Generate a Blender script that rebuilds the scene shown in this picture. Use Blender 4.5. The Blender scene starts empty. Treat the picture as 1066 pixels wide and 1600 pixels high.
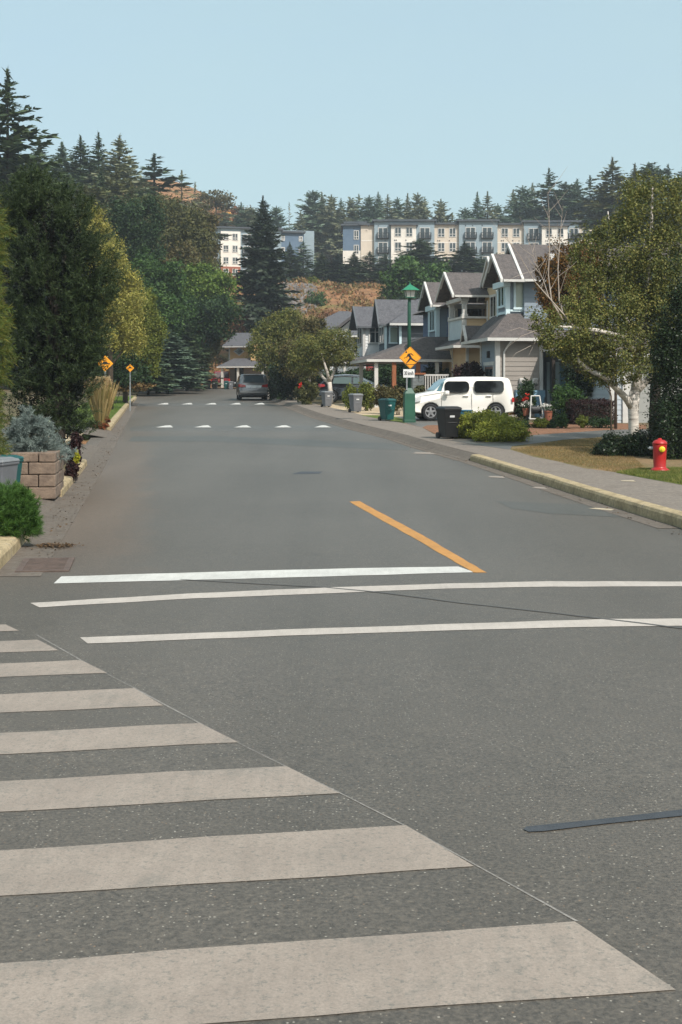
import bpy, bmesh, math, random
import numpy as np
from mathutils import Vector, Matrix
PI = math.pi
R = math.radians
sc = bpy.context.scene
COL = sc.collection
F, CX, CY, HC = 2000.0, 533.0, 612.0, 1.65        # lens in photo pixels, principal column, horizon row, eye height

# ------------------------------------------------------------------ terrain
ZT = [(-80, .0), (0, .0), (12, -.12), (20, -.16), (28, -.08), (36, .09), (46, .32), (74, .88), (90, 1.12), (112, 1.72), (124, 1.96), (6000, 1.96)]
def zr0(Y):
    xs = [p[0] for p in ZT]; ys = [p[1] for p in ZT]
    return float(np.mean(np.interp([Y-5, Y-2.5, Y, Y+2.5, Y+5], xs, ys)))
_zg = {}
def zr(Y):                                         # road height, linear between samples 2 m apart
    k = math.floor(Y/2)
    for i in (k, k+1):
        if i not in _zg: _zg[i] = zr0(i*2.0)
    t = Y/2 - k
    return _zg[k]*(1-t) + _zg[k+1]*t
def sm(t):
    t = min(1, max(0, t)); return t*t*(3-2*t)
def hill(X, Y):
    z = zr(min(Y, 124)) - .08
    if Y > 124: z += .2*sm((Y-124)/3)
    z += 15.8*sm((Y-136)/64) + 12*sm((Y-250)/90)
    z += 9*math.exp(-.5*(((X+46)/16)**2 + ((Y-235)/45)**2))*sm((Y-140)/50)
    z += 22*math.exp(-.5*(((X+41)/22)**2 + ((Y-312)/36)**2))
    z += 5*sm((-X-24)/40)*sm((Y-60)/60)*(1-sm((Y-300)/100))
    z += 16*sm((X-30)/60)*sm((Y-150)/90)
    if Y > 130:
        a = sm((Y-130)/20)
        z += a*(1-.85*sm((Y-178)/14))*(.5*math.sin(X*.31+Y*.17)+.4*math.sin(X*.13-Y*.29+1)+.25*math.sin(X*.71+Y*.53))
    return z
def gl(X, Y):                                      # ground level beside the street
    return zr(Y) + .15 if Y < 112 else max(hill(X, Y), zr(124)+.1 if Y > 124 else -9)
def G(px, py, dz=0.0):                             # point of the road (or of a lot dz above it) seen at a photo pixel
    lo, hi = 2.5, 125.0
    for _ in range(60):
        m = (lo+hi)/2
        if CY + F*(HC-zr(m)-dz)/m > py: lo = m
        else: hi = m
    return ((px-CX)*lo/F, lo)
def W(px, py, Y): return Vector(((px-CX)*Y/F, Y, HC+(CY-py)*Y/F))
def XA(px, Y): return (px-CX)*Y/F
def ZA(py, Y): return HC+(CY-py)*Y/F

# ------------------------------------------------------------------ materials
def lin(c):
    c = c/255.0
    return c/12.92 if c <= .04045 else ((c+.055)/1.055)**2.4
def C(r, g, b, k=1.0): return (lin(r)*k, lin(g)*k, lin(b)*k, 1)
MATS = {}
def nodes(name):
    m = bpy.data.materials.new(name); m.use_nodes = True
    nt = m.node_tree; nt.nodes.clear()
    out = nt.nodes.new('ShaderNodeOutputMaterial')
    return m, nt, out
def N(nt, t, **kw):
    n = nt.nodes.new(t)
    for k, v in kw.items():
        if k in n.inputs: n.inputs[k].default_value = v
        else: setattr(n, k, v)
    return n
def ramp(nt, src, stops):
    r = nt.nodes.new('ShaderNodeValToRGB')
    el = r.color_ramp.elements
    while len(el) < len(stops): el.new(.5)
    for e, (p, c) in zip(el, stops): e.position = p; e.color = c
    nt.links.new(src, r.inputs[0]); return r.outputs[0]
def mixc(nt, fac, a, b, blend='MIX'):
    n = nt.nodes.new('ShaderNodeMix'); n.data_type = 'RGBA'; n.blend_type = blend
    for i, v in ((0, fac), (6, a), (7, b)):
        if hasattr(v, 'is_output'): nt.links.new(v, n.inputs[i])
        else: n.inputs[i].default_value = v
    return n.outputs[2]
def noise(nt, scale, detail=4, rough=.6, vec=None):
    n = N(nt, 'ShaderNodeTexNoise', Scale=scale, Detail=detail, Roughness=rough)
    if vec is None:
        vec = nt.nodes.new('ShaderNodeTexCoord').outputs['Object']
    nt.links.new(vec, n.inputs['Vector']); return n.outputs['Fac']
def mat(name, c1, c2=None, scale=3.0, rough=.7, bump=0, bscale=None, metal=0, coat=0, spec=.5, lo=.35, hi=.65, streak=None):
    if name in MATS: return MATS[name]
    m, nt, out = nodes(name)
    p = N(nt, 'ShaderNodeBsdfPrincipled', Roughness=rough, Metallic=metal)
    p.inputs['Coat Weight'].default_value = coat; p.inputs['Specular IOR Level'].default_value = spec
    if c2 is None: c2 = tuple(v*.82 for v in c1[:3])+(1,)
    vec = None
    if streak:
        tc = nt.nodes.new('ShaderNodeTexCoord'); mp = nt.nodes.new('ShaderNodeMapping'); mp.inputs['Scale'].default_value = streak
        nt.links.new(tc.outputs['Object'], mp.inputs[0]); vec = mp.outputs[0]
    f = noise(nt, scale, 5, .65, vec)
    nt.links.new(ramp(nt, f, [(lo, c1), (hi, c2)]), p.inputs['Base Color'])
    if bump:
        b = N(nt, 'ShaderNodeBump', Strength=bump, Distance=.02)
        nt.links.new(noise(nt, bscale or scale*6, 4), b.inputs['Height']); nt.links.new(b.outputs[0], p.inputs['Normal'])
    nt.links.new(p.outputs[0], out.inputs[0]); MATS[name] = m
    return m
def leafmat(name, cols, trans=.25, rough=.6, nscale=.9):
    if name in MATS: return MATS[name]
    m, nt, out = nodes(name)
    geo = nt.nodes.new('ShaderNodeNewGeometry')
    n = len(cols)
    c = ramp(nt, geo.outputs['Random Per Island'], [(i/max(1, n-1), k) for i, k in enumerate(cols)])
    f = noise(nt, nscale, 3)
    c = mixc(nt, 1.0, c, ramp(nt, f, [(.3, (.72, .74, .72, 1)), (.7, (1.18, 1.14, 1.05, 1))]), 'MULTIPLY')
    p = N(nt, 'ShaderNodeBsdfPrincipled', Roughness=rough); p.inputs['Specular IOR Level'].default_value = .25
    t = nt.nodes.new('ShaderNodeBsdfTranslucent')
    mx = N(nt, 'ShaderNodeMixShader', Fac=trans)
    nt.links.new(c, p.inputs['Base Color']); nt.links.new(c, t.inputs['Color'])
    nt.links.new(p.outputs[0], mx.inputs[1]); nt.links.new(t.outputs[0], mx.inputs[2])
    nt.links.new(mx.outputs[0], out.inputs[0]); MATS[name] = m
    return m
def asphalt(name, c_dark, c_light, spk=1.0, wear=False):
    m, nt, out = nodes(name)
    geo = nt.nodes.new('ShaderNodeNewGeometry'); pos = geo.outputs['Position']
    p = N(nt, 'ShaderNodeBsdfPrincipled', Roughness=.5); p.inputs['Specular IOR Level'].default_value = .5
    big = noise(nt, .22, 4, .6, pos); c = ramp(nt, big, [(.3, c_dark), (.7, c_light)])
    if wear:                                         # silt washed along the garden-side gutter
        sp = nt.nodes.new('ShaderNodeSeparateXYZ'); nt.links.new(pos, sp.inputs[0])
        m1 = N(nt, 'ShaderNodeMath', operation='MULTIPLY_ADD'); nt.links.new(sp.outputs[1], m1.inputs[0]); m1.inputs[1].default_value = .142; nt.links.new(sp.outputs[0], m1.inputs[2])
        m2 = N(nt, 'ShaderNodeMath', operation='ADD'); nt.links.new(m1.outputs[0], m2.inputs[0]); m2.inputs[1].default_value = 1.2
        n1 = noise(nt, .8, 5, .7, pos); m3 = N(nt, 'ShaderNodeMath', operation='MULTIPLY_ADD'); nt.links.new(n1, m3.inputs[0]); m3.inputs[1].default_value = -1.3; nt.links.new(m2.outputs[0], m3.inputs[2])
        m4 = N(nt, 'ShaderNodeMath', operation='MULTIPLY'); nt.links.new(sp.outputs[1], m4.inputs[0]); m4.inputs[1].default_value = .01
        k1 = ramp(nt, m3.outputs[0], [(0, (.42, .42, .42, 1)), (.55, (0, 0, 0, 1))]); k2 = ramp(nt, m4.outputs[0], [(.108, (0, 0, 0, 1)), (.15, (1, 1, 1, 1)), (.3, (1, 1, 1, 1)), (.5, (.2, .2, .2, 1))])
        c = mixc(nt, mixc(nt, 1.0, k1, k2, 'MULTIPLY'), c, C(112, 92, 76))
    fine = noise(nt, 60, 5, .75, pos)
    c = mixc(nt, 1.0, c, ramp(nt, fine, [(.3, (.42, .42, .42, 1)), (.5, (1, 1, 1, 1)), (.7, (1.65, 1.62, 1.56, 1))]), 'MULTIPLY')
    mp = nt.nodes.new('ShaderNodeMapping'); mp.inputs['Rotation'].default_value = (0, 0, R(-8)); mp.inputs['Scale'].default_value = (1, .06, 1); nt.links.new(pos, mp.inputs[0])
    c = mixc(nt, 1.0, c, ramp(nt, noise(nt, .9, 3, .5, mp.outputs[0]), [(.35, (.9, .895, .885, 1)), (.65, (1.07, 1.07, 1.07, 1))]), 'MULTIPLY')
    c = mixc(nt, 1.0, c, ramp(nt, noise(nt, 1.7, 6, .75, pos), [(.28, (.8, .79, .77, 1)), (.42, (1, 1, 1, 1))]), 'MULTIPLY')
    mid = noise(nt, 9, 5, .7, pos)
    c = mixc(nt, 1.0, c, ramp(nt, mid, [(.3, (.88, .88, .88, 1)), (.7, (1.1, 1.09, 1.07, 1))]), 'MULTIPLY')
    v = N(nt, 'ShaderNodeTexVoronoi', Scale=64.0); nt.links.new(pos, v.inputs['Vector'])
    st = nt.nodes.new('ShaderNodeSeparateColor'); nt.links.new(v.outputs['Color'], st.inputs[0])
    a = N(nt, 'ShaderNodeMath', operation='GREATER_THAN'); nt.links.new(st.outputs[0], a.inputs[0]); a.inputs[1].default_value = .83
    b = N(nt, 'ShaderNodeMath', operation='LESS_THAN'); nt.links.new(v.outputs['Distance'], b.inputs[0]); b.inputs[1].default_value = .26
    ab = N(nt, 'ShaderNodeMath', operation='MULTIPLY'); nt.links.new(a.outputs[0], ab.inputs[0]); nt.links.new(b.outputs[0], ab.inputs[1])
    ac = N(nt, 'ShaderNodeMath', operation='MULTIPLY'); nt.links.new(ab.outputs[0], ac.inputs[0]); ac.inputs[1].default_value = .5*spk
    c = mixc(nt, ac.outputs[0], c, ramp(nt, st.outputs[1], [(0, C(200, 192, 178)), (.6, C(172, 165, 152)), (.8, C(150, 118, 88)), (1, C(40, 40, 42))]))
    nt.links.new(c, p.inputs['Base Color'])
    bp = N(nt, 'ShaderNodeBump', Strength=.5, Distance=.008); nt.links.new(fine, bp.inputs['Height']); nt.links.new(bp.outputs[0], p.inputs['Normal'])
    nt.links.new(p.outputs[0], out.inputs[0]); return m
def paint(name, c, under, wear=.55, scale=2.0):
    m, nt, out = nodes(name)
    geo = nt.nodes.new('ShaderNodeNewGeometry'); pos = geo.outputs['Position']
    p = N(nt, 'ShaderNodeBsdfPrincipled', Roughness=.75)
    f1 = noise(nt, scale, 6, .7, pos)
    c2 = tuple(v*.8 for v in c[:3])+(1,)
    k = ramp(nt, f1, [(.35, c), (.7, c2)])
    mp = nt.nodes.new('ShaderNodeMapping'); mp.inputs['Scale'].default_value = (14, 1.6, 1); mp.inputs['Rotation'].default_value = (0, 0, R(-22))
    nt.links.new(pos, mp.inputs[0])
    k = mixc(nt, 1.0, k, ramp(nt, noise(nt, 1.5, 4, .6, mp.outputs[0]), [(.35, (.95, .945, .94, 1)), (.65, (1.04, 1.04, 1.04, 1))]), 'MULTIPLY')
    f2 = noise(nt, 45, 5, .8, pos)
    fac = ramp(nt, f2, [(wear, (0, 0, 0, 1)), (min(1, wear+.1), (.6, .6, .6, 1))])
    k = mixc(nt, 1.0, k, ramp(nt, noise(nt, 120, 3, .7, pos), [(.3, (.8, .8, .8, 1)), (.7, (1.12, 1.12, 1.12, 1))]), 'MULTIPLY')
    fac2 = ramp(nt, noise(nt, 2.3, 7, .85, pos), [(wear-.02, (0, 0, 0, 1)), (wear+.2, (.6, .6, .6, 1))])
    k = mixc(nt, fac2, k, under)
    nt.links.new(mixc(nt, fac, k, under), p.inputs['Base Color'])
    bp = N(nt, 'ShaderNodeBump', Strength=.35, Distance=.006); nt.links.new(f2, bp.inputs['Height']); nt.links.new(bp.outputs[0], p.inputs['Normal'])
    nt.links.new(p.outputs[0], out.inputs[0]); return m
def multimat(name, cols, scale, rough=.9, bump=.4, bscale=30, fine=14):
    m, nt, out = nodes(name)
    geo = nt.nodes.new('ShaderNodeNewGeometry'); pos = geo.outputs['Position']
    p = N(nt, 'ShaderNodeBsdfPrincipled', Roughness=rough); p.inputs['Specular IOR Level'].default_value = .2
    n = len(cols)
    c = ramp(nt, noise(nt, scale, 6, .7, pos), [(.28+.44*i/(n-1), k) for i, k in enumerate(cols)])
    c = mixc(nt, 1.0, c, ramp(nt, noise(nt, fine, 5, .8, pos), [(.3, (.62, .62, .62, 1)), (.7, (1.3, 1.3, 1.3, 1))]), 'MULTIPLY')
    nt.links.new(c, p.inputs['Base Color'])
    bp = N(nt, 'ShaderNodeBump', Strength=bump, Distance=.05); nt.links.new(noise(nt, bscale, 4, .7, pos), bp.inputs['Height']); nt.links.new(bp.outputs[0], p.inputs['Normal'])
    nt.links.new(p.outputs[0], out.inputs[0]); return m

# ------------------------------------------------------------------ mesh builder
class MB:
    def __init__(s): s.v = []; s.f = []
    def add(s, vs, fs):
        o = len(s.v); s.v += [tuple(v) for v in vs]; s.f += [tuple(i+o for i in f) for f in fs]; return s
    def box(s, x0, x1, y0, y1, z0, z1):
        return s.add([(x0,y0,z0),(x1,y0,z0),(x1,y1,z0),(x0,y1,z0),(x0,y0,z1),(x1,y0,z1),(x1,y1,z1),(x0,y1,z1)],
                     [(0,3,2,1),(4,5,6,7),(0,1,5,4),(1,2,6,5),(2,3,7,6),(3,0,4,7)])
    def taper(s, cx, cy, z0, z1, a0, b0, a1, b1):    # frustum of half sizes a,b
        return s.add([(cx-a0,cy-b0,z0),(cx+a0,cy-b0,z0),(cx+a0,cy+b0,z0),(cx-a0,cy+b0,z0),(cx-a1,cy-b1,z1),(cx+a1,cy-b1,z1),(cx+a1,cy+b1,z1),(cx-a1,cy+b1,z1)],
                     [(0,3,2,1),(4,5,6,7),(0,1,5,4),(1,2,6,5),(2,3,7,6),(3,0,4,7)])
    def slab(s, pts, th):                            # planar polygon given thickness against its normal
        p = [Vector(q) for q in pts]; n = Vector((0,0,0))
        for i in range(len(p)): n += (p[i]-p[0]).cross(p[(i+1) % len(p)]-p[0])
        n.normalize(); k = len(p)
        return s.add(p+[q-n*th for q in p], [tuple(range(k)), tuple(range(2*k-1, k-1, -1))]+[((i+1) % k, i, k+i, k+(i+1) % k) for i in range(k)])
    def tube(s, pts, rad, n=8, cap=True):
        p = [Vector(q) for q in pts]; rad = rad if hasattr(rad, '__len__') else [rad]*len(p)
        vs = []; fs = []; a = None
        for i, q in enumerate(p):
            d = (p[min(i+1, len(p)-1)]-p[max(i-1, 0)]).normalized()
            if a is None: a = d.cross(Vector((0,0,1)) if abs(d.z) < .9 else Vector((1,0,0))).normalized()
            a = (a - d*a.dot(d)).normalized(); b = d.cross(a)
            vs += [q+(a*math.cos(t)+b*math.sin(t))*rad[i] for t in [2*PI*j/n for j in range(n)]]
        for i in range(len(p)-1):
            for j in range(n): fs.append((i*n+j, i*n+(j+1) % n, (i+1)*n+(j+1) % n, (i+1)*n+j))
        if cap: fs += [tuple(range(n-1, -1, -1)), tuple(range((len(p)-1)*n, len(p)*n))]
        return s.add(vs, fs)
    def lathe(s, prof, n=20, org=(0,0,0), axis='z'):
        vs = []; fs = []
        for r, h in prof:
            for j in range(n):
                t = 2*PI*j/n; a, b = r*math.cos(t), r*math.sin(t)
                v = (a, b, h) if axis == 'z' else ((a, h, b) if axis == 'y' else (h, a, b))
                vs.append((v[0]+org[0], v[1]+org[1], v[2]+org[2]))
        for i in range(len(prof)-1):
            for j in range(n): fs.append((i*n+j, i*n+(j+1) % n, (i+1)*n+(j+1) % n, (i+1)*n+j))
        fs += [tuple(range(n-1, -1, -1)), tuple(range((len(prof)-1)*n, len(prof)*n))]
        return s.add(vs, fs)
    def build(s, name, m, parent=None, smooth=False, bevel=0, loc=None, rz=0):
        me = bpy.data.meshes.new(name); me.from_pydata(s.v, [], s.f); me.update()
        bm = bmesh.new(); bm.from_mesh(me); bmesh.ops.recalc_face_normals(bm, faces=bm.faces); bm.to_mesh(me); bm.free()
        me.materials.append(m)
        if smooth: me.polygons.foreach_set('use_smooth', [True]*len(me.polygons))
        o = bpy.data.objects.new(name, me); COL.objects.link(o)
        if parent: o.parent = parent
        if loc is not None: o.location = loc
        o.rotation_euler.z = rz
        if bevel:
            b = o.modifiers.new('bevel', 'BEVEL'); b.width = bevel; b.segments = 2; b.limit_method = 'ANGLE'; b.angle_limit = R(35)
        return o
def npmesh(name, v, k, m):                           # k-gons over consecutive vertices
    me = bpy.data.meshes.new(name); nv = len(v); nf = nv//k
    me.vertices.add(nv); me.vertices.foreach_set('co', np.asarray(v, np.float32).ravel())
    me.loops.add(nv); me.loops.foreach_set('vertex_index', np.arange(nv, dtype=np.int32))
    me.polygons.add(nf); me.polygons.foreach_set('loop_start', np.arange(0, nv, k, dtype=np.int32))
    me.update(calc_edges=True); me.materials.append(m); return me
def obj(name, me, parent=None, loc=None):
    o = bpy.data.objects.new(name, me); COL.objects.link(o)
    if parent: o.parent = parent
    if loc is not None: o.location = loc
    return o
LABELS = {}
def tag(o, label, cat, group=None, kind=None):
    o['label'] = label; o['category'] = cat
    if group: o['group'] = group
    if kind: o['kind'] = kind
    return o
def thing(name, label, cat, loc=(0,0,0), rz=0, group=None, scale=None):
    o = bpy.data.objects.new(name, None); COL.objects.link(o); o.location = loc; o.rotation_euler.z = rz
    o.empty_display_size = .3
    if scale: o.scale = scale
    return tag(o, label, cat, group)
def dup(root, label, loc, rz=0, scale=None, group=None):
    def cp(o, par):
        c = o.copy(); COL.objects.link(c); c.parent = par
        for ch in [x for x in kids.get(o.name, [])]: cp(ch, c)
        return c
    kids = {}
    for o in bpy.data.objects:
        if o.parent: kids.setdefault(o.parent.name, []).append(o)
    r = cp(root, None); r.location = loc; r.rotation_euler.z = rz; r['label'] = label
    if scale: r.scale = scale
    if group: r['group'] = group
    return r
def struct(o, label=None):
    o['kind'] = 'structure'
    return o
def drape(name, poly, dz, m, skirt=0, step=2.0, zf=None):  # a sheet laid over the street's ground, cut every 2 m so that it follows it
    me = bpy.data.meshes.new(name); bm = bmesh.new()
    bm.faces.new([bm.verts.new((x, y, 0)) for x, y in poly])
    ys = [p[1] for p in poly]; y = math.floor(min(ys)/step)*step
    while y < max(ys):
        bmesh.ops.bisect_plane(bm, geom=bm.verts[:]+bm.edges[:]+bm.faces[:], plane_co=(0, y, 0), plane_no=(0, 1, 0)); y += step
    bmesh.ops.triangulate(bm, faces=bm.faces)
    for v in bm.verts: v.co.z = zf(v.co.x, v.co.y) if zf else zr(v.co.y)+dz
    bmesh.ops.recalc_face_normals(bm, faces=bm.faces)
    if sum(f.normal.z for f in bm.faces) < 0: bmesh.ops.reverse_faces(bm, faces=bm.faces)
    if skirt:
        ed = [e for e in bm.edges if e.is_boundary]
        r = bmesh.ops.extrude_edge_only(bm, edges=ed)
        for v in r['geom']:
            if isinstance(v, bmesh.types.BMVert): v.co.z -= skirt
    bm.to_mesh(me); bm.free(); me.materials.append(m)
    return struct(obj(name, me))
# ------------------------------------------------------------------ camera, sun, sky
cam = bpy.data.cameras.new('camera'); co = bpy.data.objects.new('camera', cam); COL.objects.link(co)
co.location = (0, 0, HC); co.rotation_euler = (R(90), 0, 0)
cam.sensor_fit = 'VERTICAL'; cam.sensor_height = 36; cam.lens = 36*F/1600; cam.shift_y = -(800-CY)/1600
cam.clip_start = .1; cam.clip_end = 8000; sc.camera = co
SUN_EL, SUN_AZ = 48, 34                               # degrees above the horizon, degrees to the right of straight behind the camera
sd = Vector((math.sin(R(SUN_AZ))*math.cos(R(SUN_EL)), -math.cos(R(SUN_AZ))*math.cos(R(SUN_EL)), math.sin(R(SUN_EL))))
sl = bpy.data.lights.new('sun', 'SUN'); sl.energy = 3.15; sl.angle = R(.5); sl.color = (1, .945, .87)
so = bpy.data.objects.new('sun', sl); COL.objects.link(so); so.rotation_euler = sd.to_track_quat('Z', 'Y').to_euler()
wd = bpy.data.worlds.new('World'); sc.world = wd; wd.use_nodes = True
nt = wd.node_tree; bg = nt.nodes['Background']
sky = nt.nodes.new('ShaderNodeTexSky'); sky.sky_type = 'NISHITA'; sky.sun_disc = False
sky.sun_elevation = R(SUN_EL); sky.sun_rotation = math.atan2(sd.x, sd.y)
sky.air_density = 1.0; sky.dust_density = 3.5; sky.ozone_density = 1.0; sky.altitude = 50
sktc = nt.nodes.new('ShaderNodeTexCoord'); skmp = nt.nodes.new('ShaderNodeMapping'); skmp.inputs['Scale'].default_value = (1, 1, 4); nt.links.new(sktc.outputs['Generated'], skmp.inputs[0])
nt.links.new(mixc(nt, ramp(nt, noise(nt, 2.2, 5, .6, skmp.outputs[0]), [(.3, (.54, .54, .54, 1)), (.7, (.68, .68, .68, 1))]), sky.outputs[0], (2.5, 3.45, 3.4, 1)), bg.inputs[0]); bg.inputs[1].default_value = .15
vs = sc.view_settings; sc.display_settings.display_device = 'sRGB'; vs.view_transform = 'Standard'; vs.look = 'None'; vs.exposure = .6; vs.gamma = 1; vs.use_curve_mapping = False
sc.cycles.max_bounces = 6; sc.cycles.diffuse_bounces = 3; sc.cycles.transparent_max_bounces = 4; sc.cycles.use_denoising = True
sc.cycles.volume_bounces = 0

# ------------------------------------------------------------------ ground, road, pavements
m_asph = asphalt('asphalt', C(82, 76, 69), C(90, 84, 77), wear=True)
m_asph2 = asphalt('asphalt_patch', C(75, 73, 68), C(83, 80, 75), .25)
m_drive = asphalt('driveway_asphalt', C(87, 85, 82), C(98, 96, 92), .1)
m_pave = multimat('pavement_concrete', [C(113, 104, 96), C(126, 117, 108), C(117, 109, 102)], 1.2, .85, .25, 40)
m_conc = multimat('gutter_concrete', [C(90, 83, 76), C(106, 98, 90), C(96, 86, 76)], 1.8, .85, .3, 40)
m_kerb = multimat('kerb_yellow_paint', [C(118, 108, 94), C(154, 138, 108), C(176, 158, 126), C(126, 117, 105)], 2.6, .8, .3, 40)
m_kerbw = multimat('kerb_bare', [C(165, 152, 132), C(190, 176, 150)], 2.6, .8, .3, 40)
m_soil = multimat('lot_soil', [C(90, 78, 62), C(112, 98, 78), C(84, 82, 56), C(120, 100, 78)], .35, .95, .6, 22)
m_brownlawn = multimat('dry_lawn', [C(150, 122, 92), C(128, 108, 80), C(104, 98, 62), C(140, 112, 84)], .5, .95, .6, 40)
m_green = multimat('green_lawn', [C(84, 98, 46), C(98, 112, 54), C(128, 122, 74)], .8, .95, .6, 50)
m_mulch = multimat('bark_mulch', [C(110, 78, 60), C(146, 108, 84), C(92, 66, 52)], 4, .95, .8, 40, 30)
m_gravel = multimat('pale_gravel', [C(205, 185, 155), C(180, 160, 132), C(215, 200, 175)], 2.5, .95, .6, 60, 30)
m_hill = multimat('hillside', [C(96, 84, 50), C(150, 112, 78), C(132, 96, 68), C(104, 98, 56), C(166, 128, 92)], .12, .95, .8, 2.5, 1.2)

EL = [(59,909),(102,837),(140,771),(165,727.6),(187,683.6),(215,633),(226,619)]
ER = [(1066,826),(940,787),(835,752),(742,722),(654,697.6),(620,686),(557,670.6),(496,652.6),(450,635),(420,624)]
PL = [G(*p) for p in EL]; PR = [G(*p) for p in ER]
# straight street edges fitted to those points
def fit(P):
    a = np.array(P); k = np.polyfit(a[:, 1], a[:, 0], 1); return k
kl = fit(PL); kr = fit(PR[2:])
def xl(Y): return float(np.interp(Y, [p[1] for p in PL], [p[0] for p in PL])) if PL[0][1] <= Y <= PL[-1][1] else (PL[-1][0]-.15*(Y-PL[-1][1]) if Y > PL[-1][1] else PL[0][0]-.15*(Y-PL[0][1]))
def xr(Y): return float(np.interp(Y, [p[1] for p in PR], [p[0] for p in PR])) if PR[0][1] <= Y <= PR[-1][1] else (PR[-1][0]-.145*(Y-PR[-1][1]) if Y > PR[-1][1] else PR[0][0])
print('edge left', kl, 'right', kr, [tuple(round(c, 2) for c in p) for p in PL], [tuple(round(c, 2) for c in p) for p in PR])

# terrain: one sheet to the horizon
xs = np.unique(np.concatenate([np.arange(-90, 91, 3.0), np.array([-3000,-1500,-800,-400,-250,-180,-130,130,180,250,400,800,1500,3000])]))
ys = np.unique(np.concatenate([np.arange(-20, 132, 2.0), np.arange(132, 360, 3.0), np.array([-300,-100,-50,380,420,500,700,1000,1600,2500,4000])]))
tv = np.array([(x, y, hill(x, y)) for y in ys for x in xs])
nx = len(xs); tf = [(j*nx+i, j*nx+i+1, (j+1)*nx+i+1, (j+1)*nx+i) for j in range(len(ys)-1) for i in range(nx-1)]
me = bpy.data.meshes.new('ground'); me.from_pydata(tv.tolist(), [], tf); me.materials.append(m_hill)
me.polygons.foreach_set('use_smooth', [True]*len(me.polygons)); struct(obj('ground', me))

YS = [12.2, 14, 17, 20, 24, 28, 33, 38, 44, 50, 56, 62, 70, 78, 86, 94, 102, 111.9]
road = [(-45, -20), (45, -20), (45, 15)] + [(xr(max(y, 15)), y) for y in YS if y > 16] + [(xl(y)-(.9 if y < 112 else 0), y) for y in reversed(YS)] + [(-4.6, 12.2), (-45, 12.2)]
drape('road', road, 0, m_asph)
drape('cross_street', [(-70, 111.9), (60, 111.9), (60, 124), (-70, 124)], 0, m_asph)
drape('far_verge', [(-70, 124), (60, 124), (60, 127), (-70, 127)], .11, m_gravel)
# lots on either side (0.15 m up) lie under lawns, drives and beds
SW = [(1066,757),(962,738),(914,732),(871,721),(834,714),(796,702),(740,694),(690,686),(660,668),(630,661),(575,650.5),(540,641.5),(500,633),(470,626),(440,620)]
PW = [G(p[0], p[1], .15) for p in SW]
print('walk', [tuple(round(c, 2) for c in p) for p in PW])
def xw(Y): return float(np.interp(Y, [p[1] for p in PW], [p[0] for p in PW])) if Y >= PW[0][1] else PW[0][0]+(PW[0][1]-Y)*.5
YW = [17, 20, 24] + [p[1] for p in PW] + [80, 90, 111]
YW = sorted(set(y for y in YW+[p[1] for p in PR]+list(np.arange(34, 60, 3.0)) if y <= 111))
kw = .22
drape('pavement', [(xr(y)+kw, y) for y in YW] + [(max(xw(y), xr(y)+1.2), y) for y in reversed(YW)], .152, m_pave)
drape('lot_ground', [(max(xw(y), xr(y)+1.2)-.05, y) for y in YW] + [(70, 111), (70, 17)], .145, m_soil, .3)
YLs = [12.2, 16, 20, 24, 30, 36, 44, 52, 60, 70, 80, 90, 100, 111]
y1, y2, y3, y4 = G(92, 777)[1], G(135, 727)[1], G(179, 673)[1], G(219, 623)[1]
YLg = [12.2, 16, 16.2, 18, y1-.05, y1+.05, 24, y2-.05, y2+.05, 32, 36, y3-.05, y3+.05, 44, 52, 60, 70, 80, 90, 100, 111]
GW = .42                                              # gutter pan
drape('garden_ground', [(xl(y)-GW-(.76 if (16.1 < y < y1) or (y2 < y < y3) else .14), y) for y in YLg] + [(-70, 111), (-70, 12.2)], .11, m_soil, .3)
drape('gutter', [(xl(y), y) for y in YLs[:11]] + [(xl(y)-GW-.1, y) for y in reversed(YLs[:11])], .004, m_conc)
drape('gutter', [(xr(y), y) for y in YW] + [(xr(y)-.32, y) for y in reversed(YW)], .005, m_conc)
def kerb(name, pts, h, w, side, m, base=0.0, step=.6, rolled=False):
    # pts: street-side line; side = +1 when the kerb body lies towards +x
    P = [Vector((x, y, 0)) for x, y in pts]; L = []
    for a, b in zip(P, P[1:]):
        n = max(1, int((b-a).length/step)); L += [a.lerp(b, i/n) for i in range(n)]
    L.append(P[-1]); vs = []; fs = []
    prof = [(0, -.1), (0, .008), (.1, .035), (.26, .115), (w-.03, h), (w, h+.006), (w, -.1)] if rolled else [(0, -.12), (.012, h*.72), (.035, h*.95), (.06, h), (w-.02, h+.004), (w, h-.01), (w, -.12)]
    for i, p in enumerate(L):
        d = (L[min(i+1, len(L)-1)]-L[max(i-1, 0)]).normalized(); n = Vector((d.y, -d.x, 0))*side
        end = 1.0
        for o, z in prof:
            q = p+n*o; vs.append((q.x, q.y, zr(q.y)+base+z))
    k = len(prof)
    for i in range(len(L)-1):
        for j in range(k-1): fs.append((i*k+j, i*k+j+1, (i+1)*k+j+1, (i+1)*k+j))
    fs += [tuple(range(k)), tuple(range(len(L)*k-1, len(L)*k-k-1, -1))]
    b = MB(); b.add(vs, fs); return struct(b.build(name, m))
yk = G(835, 747)[1]
kerb('kerb', [(xr(y)+.0, y) for y in np.linspace(12, yk-1, 14)], .165, .24, 1, m_kerb)
kerb('kerb', [(xr(y)+.0, y) for y in np.linspace(yk-1, yk+5, 8)], .152, .24, 1, m_kerb, base=-.0)
kerb('kerb', [(xr(y)-.12, y) for y in np.linspace(yk+5, 100, 26)], .15, .37, 1, m_conc, rolled=True)
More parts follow.
